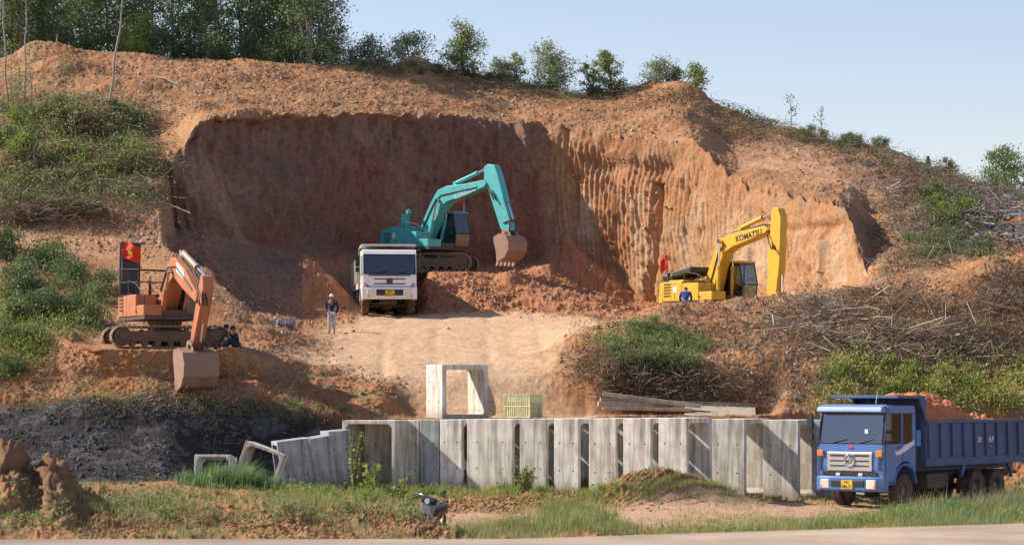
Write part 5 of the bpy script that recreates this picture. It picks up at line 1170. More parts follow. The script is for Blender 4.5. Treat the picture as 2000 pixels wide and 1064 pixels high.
# x forward, y left
STAND = dict(pel=(0, 0, .92), waist=(0, 0, 1.06), chest=(0, 0, 1.30), neck=(.01, 0, 1.45), head=(.03, 0, 1.555), crown=(.03, 0, 1.64), face=(1, 0, -.05),
  shL=(0, .19, 1.36), elL=(-.03, .26, 1.10), wrL=(.05, .23, .88), haL=(.08, .22, .80), shR=(0, -.19, 1.36), elR=(-.04, -.26, 1.10), wrR=(.10, -.17, .92), haR=(.16, -.12, .88),
  hpL=(0, .095, .86), knL=(.03, .10, .48), anL=(-.04, .10, .09), toL=(.10, .12, .03), hpR=(0, -.095, .86), knR=(.05, -.10, .48), anR=(.08, -.10, .09), toR=(.22, -.12, .03))
SIT = dict(pel=(0, 0, .16), waist=(.02, 0, .30), chest=(.08, 0, .52), neck=(.13, 0, .66), head=(.18, 0, .76), crown=(.19, 0, .85), face=(1, 0, -.2),
  shL=(.08, .18, .57), elL=(.20, .26, .38), wrL=(.40, .16, .42), haL=(.46, .10, .42), shR=(.08, -.18, .57), elR=(.20, -.26, .38), wrR=(.40, -.16, .42), haR=(.46, -.10, .42),
  hpL=(.04, .10, .16), knL=(.42, .16, .44), anL=(.52, .13, .09), toL=(.66, .15, .03), hpR=(.04, -.10, .16), knR=(.42, -.16, .44), anR=(.52, -.13, .09), toR=(.66, -.15, .03))
BEND = dict(STAND); BEND.update(waist=(.06, 0, 1.04), chest=(.20, 0, 1.22), neck=(.30, 0, 1.34), head=(.37, 0, 1.42), crown=(.42, 0, 1.49), shL=(.18, .19, 1.28), elL=(.28, .25, 1.04), wrL=(.42, .18, .90), haL=(.48, .15, .86), shR=(.18, -.19, 1.28), elR=(.28, -.25, 1.04), wrR=(.42, -.18, .90), haR=(.48, -.15, .86))
q = gp(648, 109.0); q.z = (HY-651)/F*109.0; g_ = ground_at(q.x, q.y)
person((q.x, q.y, g_), R(-95), 'man in a navy jacket, pale trousers and white cap walking down the dirt road', dict(J=STAND), ('navy', 'ltrous', 'whitecap'), 1.0)
q = gp(464, 92.4); person((q.x, q.y, q.z-.02), R(205), 'man in dark blue crouched on the bank beside the orange tracks', dict(J=SIT), ('navy', 'navy', 'hair'), 1.0)
q = gp(438, 93.5); person((q.x, q.y, q.z-.02), R(-60), 'man sitting close against the front of the orange track', dict(J=SIT), ('dgreen', 'dgreen', 'hair'), 1.0)
q = gp(1339, 108.6); q.z = (HY-630)/F*108.6
person((q.x, q.y, q.z), R(85), 'person in royal blue bending over beside the yellow excavator', dict(J=BEND), ('royal', 'royal', 'navy'), 1.0)

# ------------------------------------------------------------------ motorcycle on its stand behind the verge
def motorbike():
    d = 40.3; q = Vector(W(836, 1046, d)); root = empty('motorbike', (q.x, q.y, q.z), R(-118)); tag(root, 'small dark motorbike parked behind the verge with its front toward the road', 'motorbike')
    root.rotation_euler = (R(-14), 0, R(-112)); root.scale = (.62, .62, .62)
    def wh(x):
        e = empty('wheel', (x, 0, .29)); e.parent = root; t = MB(); t.lathe([(.24, -.035), (.29, -.03), (.30, 0), (.29, .03), (.24, .035), (.24, -.035)], (0, 0, 0), 'y', 30); t.build('tyre', M['tyre'], e)
        r_ = MB(); r_.lathe([(.225, -.02), (.245, -.02), (.245, .02), (.225, .02), (.225, -.02)], (0, 0, 0), 'y', 30); r_.cyl((0, -.06, 0), (0, .06, 0), .03, 10)
        for k in range(12): a = 2*math.pi*k/12; r_.cyl((0, 0, 0), (.235*math.cos(a), 0, .235*math.sin(a)), .004, 4)
        r_.build('rim', M['chrome'], e)
    wh(.62); wh(-.60)
    f = MB(); f.tube([(.42, 0, .80), (.15, 0, .50), (-.15, 0, .36), (-.58, 0, .50)], .035, 8); f.build('frame', M['steel'], root)
    k = MB(); 
    for s in (-1, 1): k.tube([(.62, s*.08, .29), (.45, s*.07, .78)], .018, 8)
    k.build('front_fork', M['chrome'], root)
    s_ = MB(); s_.prism([(-.65, .74), (.05, .66), (.12, .70), (-.05, .76), (-.35, .80), (-.68, .82)], -.12, .12); s_.build('seat', M['black'], root, .04, 3)
    b = MB(); b.prism([(-.72, .60), (.0, .52), (.08, .64), (-.65, .73)], -.11, .11); b.build('side_cover', mat('maroon_paint', (.10, .02, .035), .35), root, .03, 3)
    g = MB(); g.prism([(.30, .34), (.40, .30), (.52, .60), (.50, .92), (.40, .95), (.36, .62)], -.17, .17); g.build('leg_shield', mat('grey_fairing', (.25, .26, .28), .4), root, .04, 3)
    e = MB(); e.cyl((-.02, 0, .34), (.26, 0, .34), .10, 14); e.box((0, 0, .34), (.3, .2, .16)); e.build('engine', M['steel'], root, .02)
    fn = MB(); n = 8
    for i in range(n): a0 = R(30)+R(110)*i/n; a1 = R(30)+R(110)*(i+1)/n; fn.prism([(.62+.32*math.cos(a0), .29+.32*math.sin(a0)), (.62+.34*math.cos(a0), .29+.34*math.sin(a0)), (.62+.34*math.cos(a1), .29+.34*math.sin(a1)), (.62+.32*math.cos(a1), .29+.32*math.sin(a1))], -.06, .06)
    fn.build('mudguard', M['navy'], root)
    h = MB(); h.tube([(.28, .38, 1.02), (.36, .25, 1.03), (.42, 0, .98), (.36, -.25, 1.03), (.28, -.38, 1.02)], .015, 8); hb = h.build('handlebar', M['chrome'], root)
    c = MB(); c.prism([(.36, .88), (.54, .86), (.56, .96), (.46, 1.06), (.34, 1.02)], -.20, .20); c.build('handlebar_cover', M['navy'], root, .05, 3)
    for s in (-1, 1):
        g_ = MB(); g_.cyl((.30, s*.33, 1.02), (.24, s*.44, 1.01), .022, 10); g_.build('grip', M['black'], hb)
        m_ = MB(); m_.tube([(.36, s*.24, 1.03), (.34, s*.30, 1.20)], .008, 6); m_.box((.34, s*.31, 1.24), (.02, .11, .08)); m_.build('mirror', M['black'], hb, .01)
    l = MB(); l.cyl((.52, 0, .94), (.58, 0, .94), .07, 16); l.build('headlight', M['lamp'], root)
    x = MB(); x.tube([(.1, -.1, .3), (-.2, -.16, .26), (-.6, -.17, .36)], [.02, .03, .045], 10); x.build('exhaust_pipe', M['chrome'], root)
motorbike()

# ------------------------------------------------------------------ poles and stumps standing on the slopes
def pole(px0, py0, px1, py1, dd, r, label, m_='pole', name='dead_trunk', cat='dead trunk', grp='bare trunks left standing'):
    a = Vector(W(px0, py0, dd)); a.z = min(a.z, ground_at(a.x, a.y))-.1; b = Vector(W(px1, py1, dd)); n = 8
    pts = [a.lerp(b, i/n)+Vector((.06*math.sin(i*1.9+px0), .03*math.cos(i*1.3), 0))*(b-a).length*.12 for i in range(n+1)]
    mb = MB(); mb.tube(pts, [r*(1-.6*i/n) for i in range(n+1)], 8)
    for i in (3, 5, 6):
        p = pts[i]; mb.tube([p, p+Vector((random.uniform(-.3, .3), random.uniform(-.2, .2), .25)), p+Vector((random.uniform(-.5, .5), random.uniform(-.3, .3), .55))], [r*.3, r*.2, r*.1], 5) if (b-a).length > 3 else None
    o = mb.build(name, M[m_]); tag(o, label, cat, grp); return o
pole(212, 212, 246, -40, 133, .075, 'tall thin leaning trunk standing on the left slope in front of the forest')
pole(48, 175, 52, -40, 135, .06, 'thin upright trunk near the left edge')
pole(14, 190, 4, -40, 134, .06, 'leftmost thin trunk on the upper left slope')
pole(201, 212, 198, 185, 132, .09, 'short pale stump beside the tall leaning trunk', name='stump', cat='stump', grp='stumps')
pole(110, 92, 112, 68, 146, .06, 'short stump on the ridge under the forest, left', name='stump', cat='stump', grp='stumps')
pole(1746, 628, 1744, 560, 108, .05, 'upright grey stake in the brush pile', name='stake', cat='stake', grp='stakes on the right mound')
pole(1426, 745, 1425, 683, 96, .035, 'thin stake on the right mound below the crest', name='stake', cat='stake', grp='stakes on the right mound')
pole(1814, 325, 1812, 305, 147.5, .22, 'thick dark stump on the right skyline', m_='steel', name='stump', cat='stump', grp='stumps')
pole(1899, 1030, 1899, 985, 43, .05, 'short rusty post at the roadside', m_='bucket', name='post', cat='post', grp='stakes on the right mound')
a = Vector(W(300, 152, 139)); b = Vector(W(345, 170, 138)); a.z = ground_at(a.x, a.y)+.1; b.z = ground_at(b.x, b.y)+.1
mb = MB(); mb.tube([a, a.lerp(b, .5)+Vector((0, 0, .1)), b], [.05, .06, .03], 7); tag(mb.build('fallen_branch', M['pole']), 'pale fallen branch on the upper left slope', 'branch')
# ------------------------------------------------------------------ vegetation
LM = dict(
 forest=leafmat('forest_leaves', (.09, .145, .075), (.28, .36, .16), .5), acacia=leafmat('acacia_leaves', (.15, .20, .11), (.42, .48, .29), .55),
 fresh=leafmat('fresh_leaves', (.14, .21, .04), (.38, .44, .10), .4), dark=leafmat('undergrowth_leaves', (.065, .10, .04), (.24, .30, .12), .35),
 mid=leafmat('shrub_leaves', (.11, .16, .055), (.33, .39, .15), .45), yel=leafmat('yellow_green_leaves', (.22, .25, .06), (.50, .50, .14), .3),
 grass=leafmat('grass_blades', (.17, .22, .07), (.46, .45, .18), .35), dgrass=leafmat('lush_grass', (.10, .20, .09), (.30, .44, .17), .4), dry=leafmat('dry_grass', (.24, .20, .10), (.46, .38, .22), .2),
 deadleaf=leafmat('dead_leaves', (.12, .075, .04), (.34, .23, .13), .1, .9), thick=leafmat('dead_branches', (.16, .12, .09), (.50, .43, .34), 0, .9), twig=leafmat('dead_twigs', (.07, .045, .03), (.38, .28, .19), 0, .9), ash=leafmat('charred_litter', (.015, .015, .017), (.13, .13, .135), 0, .9), stone=leafmat('loose_stones', (.20, .13, .085), (.60, .48, .37), 0, .9), clod=leafmat('earth_clods', (.28, .125, .06), (.46, .24, .12), 0, .95))
def leaves(cent, size, seed, aspect=2.6, droop=.3, col=None, dirs=None):
    r = np.random.default_rng(seed); n = len(cent)
    a = r.normal(size=(n, 3)) if dirs is None else dirs+r.normal(size=(n, 3))*.35
    a[:, 2] -= droop; a /= np.linalg.norm(a, axis=1, keepdims=True)
    b = np.cross(a, r.normal(size=(n, 3))); b /= np.linalg.norm(b, axis=1, keepdims=True)+1e-9
    s = (size*r.uniform(.6, 1.35, n))[:, None]; nrm = np.cross(a, b)
    p0 = cent-a*s*.5; p1 = cent+b*s/aspect*.5+nrm*s*.05; p2 = cent+a*s*.5; p3 = cent-b*s/aspect*.5+nrm*s*.05
    V = np.stack([p0, p1, p2, p3], 1).reshape(-1, 3); Fq = np.arange(4*n).reshape(n, 4)
    v = r.uniform(0, 1, n) if col is None else np.clip(col+r.normal(size=n)*.18, 0, 1)
    return V, Fq, np.repeat(v, 4)
def sticks(p0, p1, rad, seed):
    n = len(p0); d = p1-p0; a = np.cross(d, np.array([.3, .5, .8])); a /= np.linalg.norm(a, axis=1, keepdims=True)+1e-9; b = np.cross(d, a); b /= np.linalg.norm(b, axis=1, keepdims=True)+1e-9
    rad = np.broadcast_to(np.asarray(rad, float), (n,))[:, None]; V = []
    for base, k in ((p0, 1.0), (p1, .45)):
        for t in (0, 2.094, 4.189): V.append(base+(a*math.cos(t)+b*math.sin(t))*rad*k)
    V = np.stack(V, 1).reshape(-1, 3); o = np.arange(n)[:, None]*6
    Fq = np.concatenate([o+np.array([[i, (i+1) % 3, (i+1) % 3+3, i+3]]) for i in range(3)], 0)
    return V, Fq, np.repeat(np.random.default_rng(seed).uniform(0, 1, n), 6)
def blades(pts, h, wd, seed, lean=.35, wind=(0, 0)):
    r = np.random.default_rng(seed); n = len(pts); hh = h*r.uniform(.45, 1.25, n); an = r.uniform(0, 2*np.pi, n)
    dx = np.stack([np.cos(an), np.sin(an), np.zeros(n)], 1); sd_ = np.stack([-np.sin(an), np.cos(an), np.zeros(n)], 1)
    ln = (r.uniform(0, 1, n)*lean)[:, None]*hh[:, None]; w_ = (wd*r.uniform(.6, 1.3, n))[:, None]; up = np.array([0, 0, 1.0])
    m = pts+up*hh[:, None]*.55+dx*ln*.35; t = pts+up*hh[:, None]*(1-.25*r.uniform(0, 1, n)[:, None]*lean)+dx*ln*1.2
    V = np.stack([pts-sd_*w_/2, pts+sd_*w_/2, m+sd_*w_*.4, m-sd_*w_*.4, t+sd_*w_*.06, t-sd_*w_*.06], 1).reshape(-1, 3)
    o = np.arange(n)[:, None]*6; Fq = np.concatenate([o+np.array([[0, 1, 2, 3]]), o+np.array([[3, 2, 4, 5]])], 0)
    return V, Fq, np.repeat(r.uniform(0, 1, n), 6)
class Pile:
    def __init__(s): s.V = []; s.F = []; s.c = []; s.n = 0
    def add(s, t):
        V, Fq, c = t; s.V.append(V); s.F.append(Fq+s.n); s.c.append(c); s.n += len(V)
    def build(s, name, m, parent=None): return link_np(name, np.concatenate(s.V), np.concatenate(s.F), m, parent, var=np.concatenate(s.c))

def make_tree(name, label, grp, h, cr, base, nb, nl, ls, m, seed, cat='tree', trunk_r=.07, stems=1, top=1.0, bark='bark', clump=.38, cast=2.6, cname='crown'):
    r = np.random.default_rng(seed); root = empty(name); tag(root, label, cat, grp)
    tb = MB(); tips = []
    for s in range(stems):
        ln = Vector((r.uniform(-.16, .16), r.uniform(-.16, .16), 0))*h*(1.2 if stems > 1 else .45); n = 7
        hs = h*(.92 if s == 0 else r.uniform(.6, .9)); path = [Vector((0, 0, -.25))+ln*(t/n)**1.3+Vector((math.sin(t*1.7+seed+s)*.04, math.cos(t*1.3+s)*.04, 0))*h*.25+Vector((0, 0, (hs+.25)*t/n)) for t in range(n+1)]
        tb.tube(path, [trunk_r*(1-.85*t/n)+.006 for t in range(n+1)], 7)
        for b in range(nb//stems):
            f = base+(1-base)*(b+r.uniform(0, 1))/(nb//stems); f = min(f, .99); i = min(int(f*n), n-1); p = path[i].lerp(path[i+1], f*n-i)
            prof = (math.sin(math.pi*min(1, ((f-base)/(1-base))*.80+.16))**.7)*cr*r.uniform(.55, 1.15)
            an = r.uniform(0, 2*math.pi); e = p+Vector((math.cos(an)*prof, math.sin(an)*prof, prof*r.uniform(.15, .75)*(1-.3*f)))
            tb.tube([p, p.lerp(e, .5)+Vector((0, 0, -.05*prof)), e], [trunk_r*.32*(1-.5*f)+.004, trunk_r*.2+.003, .004], 5); tips += [(e, 1.0), (p.lerp(e, .62), .8), (p.lerp(e, .3), .5)]
        tips.append((path[-1], .8))
    tb.build('trunk', M[bark], root)
    tp = np.array([t[0][:] for t in tips]); wt = np.array([t[1] for t in tips]); wt = wt/wt.sum()
    k = r.choice(len(tp), nl, p=wt); tone = r.uniform(0, 1, len(tp))
    g = r.normal(size=(nl, 3))*clump*cr*np.array([.55, .55, .42]); C_ = tp[k]+g; C_[:, 2] = np.maximum(C_[:, 2], .05)
    V, Fq, c = leaves(C_, ls, seed+5, cast, .35, tone[k]*.75+.1)
    link_np(cname, V, Fq, LM[m], root, var=c); return root
M['bark'] = mat('pale_bark', (.26, .22, .18), .9, noise=.3, nscale=4); M['dbark'] = mat('dark_bark', (.12, .10, .08), .9, noise=.3, nscale=4)
def put(o, p, sc=1.0, rz=0.0, zs=None):
    o.location = p; o.scale = (sc, sc, zs or sc); o.rotation_euler = (0, 0, rz); return o
rr = random.Random(5)
# the forest on the left ridge
FT = [make_tree('forest_tree', 'x', 'trees of the forest on the ridge', 8.2, 1.45, b, 44, 3700, .21, 'forest', sd_, trunk_r=.09, clump=.34, bark='bark') for b, sd_ in ((.08, 1), (.16, 2), (.05, 3), (.22, 4), (.12, 6))]
fl = [(-70, 152), (-30, 149), (-4, 155), (18, 150), (40, 148.5), (62, 156), (85, 150), (110, 149), (104, 158), (152, 153), (172, 151), (196, 155), (214, 151.5), (236, 158), (258, 153), (286, 156), (300, 151), (343, 151.5), (352, 157), (375, 153), (398, 151.5), (420, 158), (432, 153), (474, 155), (492, 152.5), (512, 157), (530, 153.5), (548, 152.5), (566, 158), (580, 154), (618, 153), (634, 157), (142, 160), (30, 161), (560, 163)]
FOREST_LABEL = 'slender dark leafy tree in the dense forest on the left ridge'
for i, (px, d) in enumerate(fl):
    o = FT[i] if i < 5 else copy_tree(FT[(i*3+1) % 5]); q = gp(px, d) if d < 153 else Vector(((px-CX)/F*d, d, ground_at((px-CX)/F*d, d)))
    put(o, (q.x, q.y, q.z-.1), rr.uniform(.8, 1.15), rr.uniform(0, 6.28), rr.uniform(.9, 1.25)); tag(o, FOREST_LABEL)
# undergrowth of the forest edge
t = make_tree('forest_edge_tree', 'tall pale-stemmed tree at the right end of the forest, leaning branches over the ridge', None, 7.0, 1.9, .42, 34, 3000, .20, 'forest', 21, trunk_r=.10, stems=3, clump=.33); q = gp(604, 149.3); put(t, q, 1.0, 2.0)
SB = [make_tree('forest_bush', 'leafy dark bush low at the forest edge', 'bushes at the forest edge', 2.4, 1.15, .02, 22, 2300, .17, 'forest', 30+k, cat='bush', trunk_r=.04, stems=3, clump=.5, cname='foliage') for k in range(2)]
for i, px in enumerate([20, 70, 135, 185, 240, 272, 310, 360, 395, 440, 470, 505, 540, 590, 625, 650, 100, 425]):
    o = SB[i] if i < 2 else copy_tree(SB[i % 2]); q = gp(px, 149.5+rr.uniform(-.4, 1.5)); put(o, (q.x, q.y, q.z-.2), rr.uniform(.6, 1.0), rr.uniform(0, 6)); tag(o, 'leafy dark bush low at the forest edge')
o = make_tree('young_tree', 'bright yellow-green young tree in front of the dark forest', None, 3.0, 1.0, .05, 26, 2600, .16, 'fresh', 41, trunk_r=.04, stems=2, clump=.45); put(o, gp(264, 148.2), .95, 1)
# separate small trees along the ridge: px, top y, half width px, depth, kind, label
RT = [(722, 66, 42, 152.5, 'acacia', 'pale round small tree just right of the forest on the ridge'),
 (690, 88, 16, 152.5, 'acacia', 'smallest pale bush beside the end of the forest'),
 (803, 60, 38, 152.8, 'acacia', 'wide pale small tree behind the red earth lump on the ridge'),
 (902, 35, 42, 152.3, 'mid', 'tallest lone ridge tree with a pointed green crown'),
 (978, 112, 28, 154.6, 'acacia', 'low spreading tree left of the broad grey-green one'),
 (1005, 98, 22, 155.0, 'acacia', 'slim tree touching the broad grey-green one'),
 (1078, 74, 46, 153.8, 'acacia', 'broad grey-green tree in the middle of the ridge'),
 (1158, 110, 19, 155.5, 'acacia', 'small round tree left of the tall thin-crowned one'),
 (1198, 90, 26, 155.6, 'mid', 'thin-crowned tree on the ridge right of the centre'),
 (1285, 112, 38, 153.6, 'acacia', 'loose ragged tree near the right end of the ridge'),
 (1318, 128, 18, 153.8, 'acacia', 'little tree between the ragged one and the bright bush'),
 (1356, 124, 28, 151.9, 'fresh', 'bright green bush where the ridge drops to the right'),
 (1952, 276, 44, 149.5, 'mid', 'full green tree on the far right skyline'),
 (1848, 302, 18, 149.5, 'acacia', 'faint small bush on the right skyline beside the stump'), (1995, 300, 20, 151, 'mid', 'green tree cut by the right edge of the picture')]
for i, (px, ty, hw_, d, kd, lb) in enumerate(RT):
    q = gp(px, min(d, 152.9) if px < 1700 else d); by = HY-F*q.z/q.y; h = max(1.0, (by-ty)/F*q.y+.1); cr = hw_/F*d
    o = make_tree('ridge_tree', lb, 'small trees along the ridge', h*.95, cr*1.0, .06, max(18, int(12+26*cr)), int(2500*cr*max(h, 1.5)/2.2), .16, kd, 60+i*7, trunk_r=.05, stems=2 if cr < 1 else 3, clump=.31)
    put(o, (q.x, q.y, q.z-.1), 1, 0)
for px, ty, lb, sd_ in ((1546, 178, 'taller thin sapling with few leaves on the right skyline', 3), (1604, 208, 'shorter thin sapling with few leaves on the right skyline', 4)):
    q = gp(px, 150); h = (HY-F*q.z/q.y-ty)/F*150; o = make_tree('sapling', lb, 'saplings on the skyline', h, .42, .3, 12, 90, .17, 'acacia', 300+sd_, trunk_r=.022, clump=.5); put(o, q, 1, 0)

for i, px in enumerate([8, 34, 62, 96, 128, 24, 150]):
    d_ = 124+(i*37 % 11); q = gp(px, d_); o = make_tree('sapling', 'thin upright sapling among the weeds on the left slope', 'saplings on the left slope', 2.6+.5*(i % 3), .45, .35, 14, 160, .16, 'mid', 400+i, trunk_r=.022, clump=.5); put(o, q, 1, i)
def inpoly(px, py, P):
    c = False; n = len(P)
    for i in range(n):
        x1, y1 = P[i]; x2, y2 = P[(i+1) % n]
        if (y1 > py) != (y2 > py) and px < (x2-x1)*(py-y1)/(y2-y1)+x1: c = not c
    return c
def sample(P, n, seed, feather=0, clump=0):
    r = np.random.default_rng(seed); xs = [p[0] for p in P]; ys = [p[1] for p in P]; out = []; k = 0
    while len(out) < n and k < n*20:
        k += 1; px = r.uniform(min(xs), max(xs)); py = r.uniform(min(ys), max(ys))
        if inpoly(px, py, P):
            if feather: px += r.normal()*feather; py += r.normal()*feather*.45
            p = pick(px, py)[0]
            if seed in (51, 69) and p.y < 80: continue
            if seed in (66, 81, 82) and p.y < 48 and px < 150: continue
            if clump:
                v = CN(p.x*.8+seed, p.y*.8) + .5*CN(p.x*2.2, p.y*2.2+seed)
                if r.uniform() > .5+clump*v: continue
            out.append(p)
    return np.array([p[:] for p in out])
from mathutils import noise as mnoise
def CN(x, y): return mnoise.noise(Vector((x, y, 3.3)))*1.3
# --- bushes that can be told apart (copied individuals)
BP = {}
def bush_proto(kind, m, h, cr, nl, ls, sd_, asp=2.2):
    o = make_tree('bush', 'x', None, h, cr, .02, 20, nl, ls, m, sd_, cat='bush', trunk_r=.025, stems=3, clump=.5, cast=asp, cname='foliage'); BP[kind] = [o, False]; return o
bush_proto('dark', 'dark', 1.2, .75, 1500, .12, 501); bush_proto('mid', 'mid', 1.1, .7, 1300, .12, 502); bush_proto('fresh', 'fresh', 1.0, .6, 1100, .13, 503); bush_proto('yel', 'yel', .9, .6, 900, .13, 504)
def bushes(P, n, kinds, smin, smax, seed, label, grp, sink=.15):
    pts = sample(P, n, seed, 14, .8); r = random.Random(seed)
    for p in pts:
        k = r.choice(kinds); pr = BP[k]
        if not pr[1]: o = pr[0]; pr[1] = True
        else: o = copy_tree(pr[0])
        put(o, (p[0], p[1], p[2]-sink), r.uniform(smin, smax), r.uniform(0, 6.28)); tag(o, label, 'bush', grp)
bushes([(0, 505), (60, 510), (130, 530), (205, 560), (215, 615), (190, 640), (120, 635), (70, 650), (0, 640)], 24, ['dark', 'dark', 'mid'], .7, 1.15, 11, 'dark green bush on the bank left of the orange excavator', 'bushes left of the orange excavator')
bushes([(0, 640), (60, 660), (75, 700), (40, 745), (0, 750)], 9, ['dark', 'mid'], .5, .8, 12, 'green bush below the bank at the left edge', 'bushes at the lower left edge')
bushes([(0, 215), (70, 225), (60, 300), (0, 320)], 8, ['fresh', 'mid'], .6, 1.0, 13, 'bright green bush high on the left slope by the edge', 'bright bushes on the left slope')
bushes([(90, 205), (270, 215), (280, 270), (250, 300), (100, 290)], 15, ['dark', 'mid', 'dark'], .4, .75, 14, 'low green bush among dead brush on the upper left slope', 'bushes on the upper left slope')
bushes([(0, 310), (120, 330), (260, 300), (290, 340), (170, 380), (0, 400)], 22, ['mid', 'dark', 'mid', 'fresh'], .3, .55, 15, 'low bush in the green band on the left slope', 'bushes in the green band of the left slope')
bushes([(1180, 650), (1230, 640), (1350, 665), (1365, 700), (1300, 715), (1200, 700)], 26, ['mid', 'mid', 'dark'], .3, .55, 16, 'green bush in the patch on the left flank of the right mound', 'bushes on the right mound')
bushes([(1215, 705), (1350, 715), (1340, 745), (1250, 745)], 9, ['dark'], .4, .6, 17, 'dark bush hanging under the green patch of the right mound', 'dark bushes under the green patch')
bushes([(1650, 705), (1760, 715), (1900, 735), (2000, 715), (2010, 800), (1800, 790), (1670, 770)], 30, ['yel', 'yel', 'fresh'], .45, .85, 18, 'yellow-green leafy shrub on the bank behind the blue truck', 'shrubs behind the blue truck')
bushes([(1800, 375), (1870, 395), (1880, 440), (1830, 450)], 10, ['mid', 'fresh'], .5, .8, 19, 'bush in the green patch on the right hillside', 'bushes on the right hillside')
bushes([(1780, 480), (1900, 480), (1880, 505), (1790, 500)], 9, ['mid', 'dark'], .3, .55, 20, 'low bush at the foot of the right hillside', 'bushes at the foot of the right hillside')
bushes([(1570, 256), (1640, 272), (1740, 290), (1740, 297), (1570, 268)], 16, ['mid', 'dark', 'dark'], .35, .6, 22, 'low bush on the right skyline among twigs', 'bushes on the right skyline')
bushes([(1575, 700), (1650, 760), (1640, 790), (1560, 780)], 6, ['mid', 'yel'], .3, .5, 23, 'small green bush between the beams and the blue truck', 'small bushes beside the beams')
bushes([(410, 800), (640, 800), (720, 802), (620, 806)], 8, ['yel', 'mid'], .2, .35, 24, 'little green tuft above the black burnt ground', 'tufts above the burnt ground')
bushes([(690, 126), (780, 124), (870, 140), (1000, 158), (1130, 182), (1240, 172), (1240, 180), (1100, 186), (960, 162), (700, 132)], 16, ['dark'], .3, .5, 25, 'low dark shrub along the ridge line between the small trees', 'low shrubs along the ridge')

# --- stuff: litter, twigs, weeds, grass, stones
def weeds(name, P, n, per, ls, m, seed, spread=.22, up=.16):
    pts = sample(P, n, seed, 22, 1.5); r = np.random.default_rng(seed); C_ = np.repeat(pts, per, 0)+r.normal(size=(len(pts)*per, 3))*np.array([spread, spread, up*.6])+np.array([0, 0, up])
    pl_ = Pile(); pl_.add(leaves(C_, ls, seed, 2.6, 0)); return tag(pl_.build(name, LM[m]), kind='stuff')
def twigs(name, P, n, per, ln, m, seed, rad=.012, hi=.35, spread=.5, flat=.45):
    pts = sample(P, n, seed, 22, 1.5); r = np.random.default_rng(seed); N = len(pts)*per; a = np.repeat(pts, per, 0)+r.normal(size=(N, 3))*np.array([spread, spread, .0])+np.array([0, 0, 1])*(r.uniform(0, hi, N)**1.5)[:, None]
    dv = r.normal(size=(N, 3))*np.array([1, 1, flat]); dv /= np.linalg.norm(dv, axis=1, keepdims=True); L_ = ln*r.uniform(.25, 1.3, N)[:, None]
    pl_ = Pile(); pl_.add(sticks(a-dv*L_/2, a+dv*L_/2, rad*r.uniform(.5, 1.5, N), seed)); return tag(pl_.build(name, LM[m]), kind='stuff')
weeds('hillside_weeds', [(0, 200), (280, 205), (310, 290), (330, 400), (170, 430), (0, 440)], 260, 20, .17, 'dark', 31, .25, .25)
weeds('hillside_weeds', [(0, 205), (290, 210), (300, 300), (330, 400), (170, 420), (0, 430)], 180, 24, .15, 'mid', 231, .2, .35)
weeds('hillside_weeds', [(0, 210), (60, 215), (240, 225), (290, 300), (200, 380), (0, 400)], 120, 26, .15, 'fresh', 232, .2, .4)
weeds('hillside_weeds', [(0, 330), (200, 330), (290, 300), (300, 330), (190, 400), (0, 410)], 230, 20, .12, 'mid', 32)
weeds('bank_weeds', [(0, 500), (140, 520), (215, 580), (200, 650), (90, 650), (60, 740), (0, 760)], 420, 24, .12, 'dark', 33, .2, .2)
weeds('bank_weeds', [(0, 590), (210, 600), (200, 640), (80, 660), (80, 740), (0, 760)], 260, 22, .12, 'fresh', 34, .2, .25)
weeds('mound_weeds', [(1170, 650), (1240, 640), (1370, 665), (1370, 705), (1280, 745), (1190, 700)], 420, 24, .11, 'mid', 35)
weeds('bank_foliage', [(1640, 700), (2010, 710), (2010, 810), (1560, 800), (1640, 770)], 420, 22, .13, 'yel', 36, .22, .25)
weeds('hill_weeds', [(1780, 360), (1890, 390), (1900, 480), (1990, 500), (1790, 510), (1830, 440)], 420, 22, .13, 'dark', 37)
weeds('dead_leaf_litter', [(0, 190), (300, 200), (330, 400), (180, 440), (0, 440)], 500, 20, .10, 'deadleaf', 131, .3, .05)
weeds('dead_leaf_litter', [(1540, 590), (1780, 575), (2010, 620), (2010, 720), (1640, 720), (1500, 650)], 500, 24, .11, 'deadleaf', 132, .35, .15)
weeds('dead_leaf_litter', [(1145, 690), (1260, 735), (1420, 750), (1420, 790), (1210, 790), (1160, 760)], 260, 24, .09, 'deadleaf', 133, .3, .12)
weeds('ridge_weeds', [(1380, 195), (1480, 236), (1560, 258), (1800, 322), (2000, 372), (2000, 392), (1790, 340), (1560, 275), (1400, 240)], 320, 16, .12, 'dark', 38)
weeds('ridge_weeds', [(660, 124), (860, 132), (1130, 184), (1240, 170), (1240, 190), (1060, 190), (880, 150), (660, 136)], 240, 18, .12, 'dark', 39)
twigs('brush_litter', [(0, 190), (300, 200), (330, 400), (180, 440), (0, 440)], 900, 7, .8, 'twig', 41)
twigs('brush_litter', [(0, 395), (190, 400), (190, 425), (0, 440)], 260, 14, .7, 'twig', 42, hi=.5)
twigs('hill_litter', [(60, 100), (640, 130), (1240, 172), (1380, 190), (1300, 270), (1000, 225), (420, 215), (300, 240), (60, 190)], 900, 5, .30, 'twig', 43, .010, .08)
twigs('brush_heap', [(1540, 600), (1640, 580), (1780, 575), (1960, 640), (2010, 710), (1800, 720), (1640, 710), (1500, 650)], 520, 13, .6, 'twig', 44, .010, .5, .4)
twigs('thick_branches', [(1540, 600), (1640, 580), (1780, 575), (1960, 640), (2010, 710), (1800, 720), (1640, 710), (1500, 650)], 150, 3, 1.7, 'thick', 144, .026, .6, .4, .35)
twigs('pale_branches', [(1555, 595), (1625, 590), (1640, 640), (1590, 650)], 60, 6, 1.5, 'thick', 145, .018, .4, .3, .5)
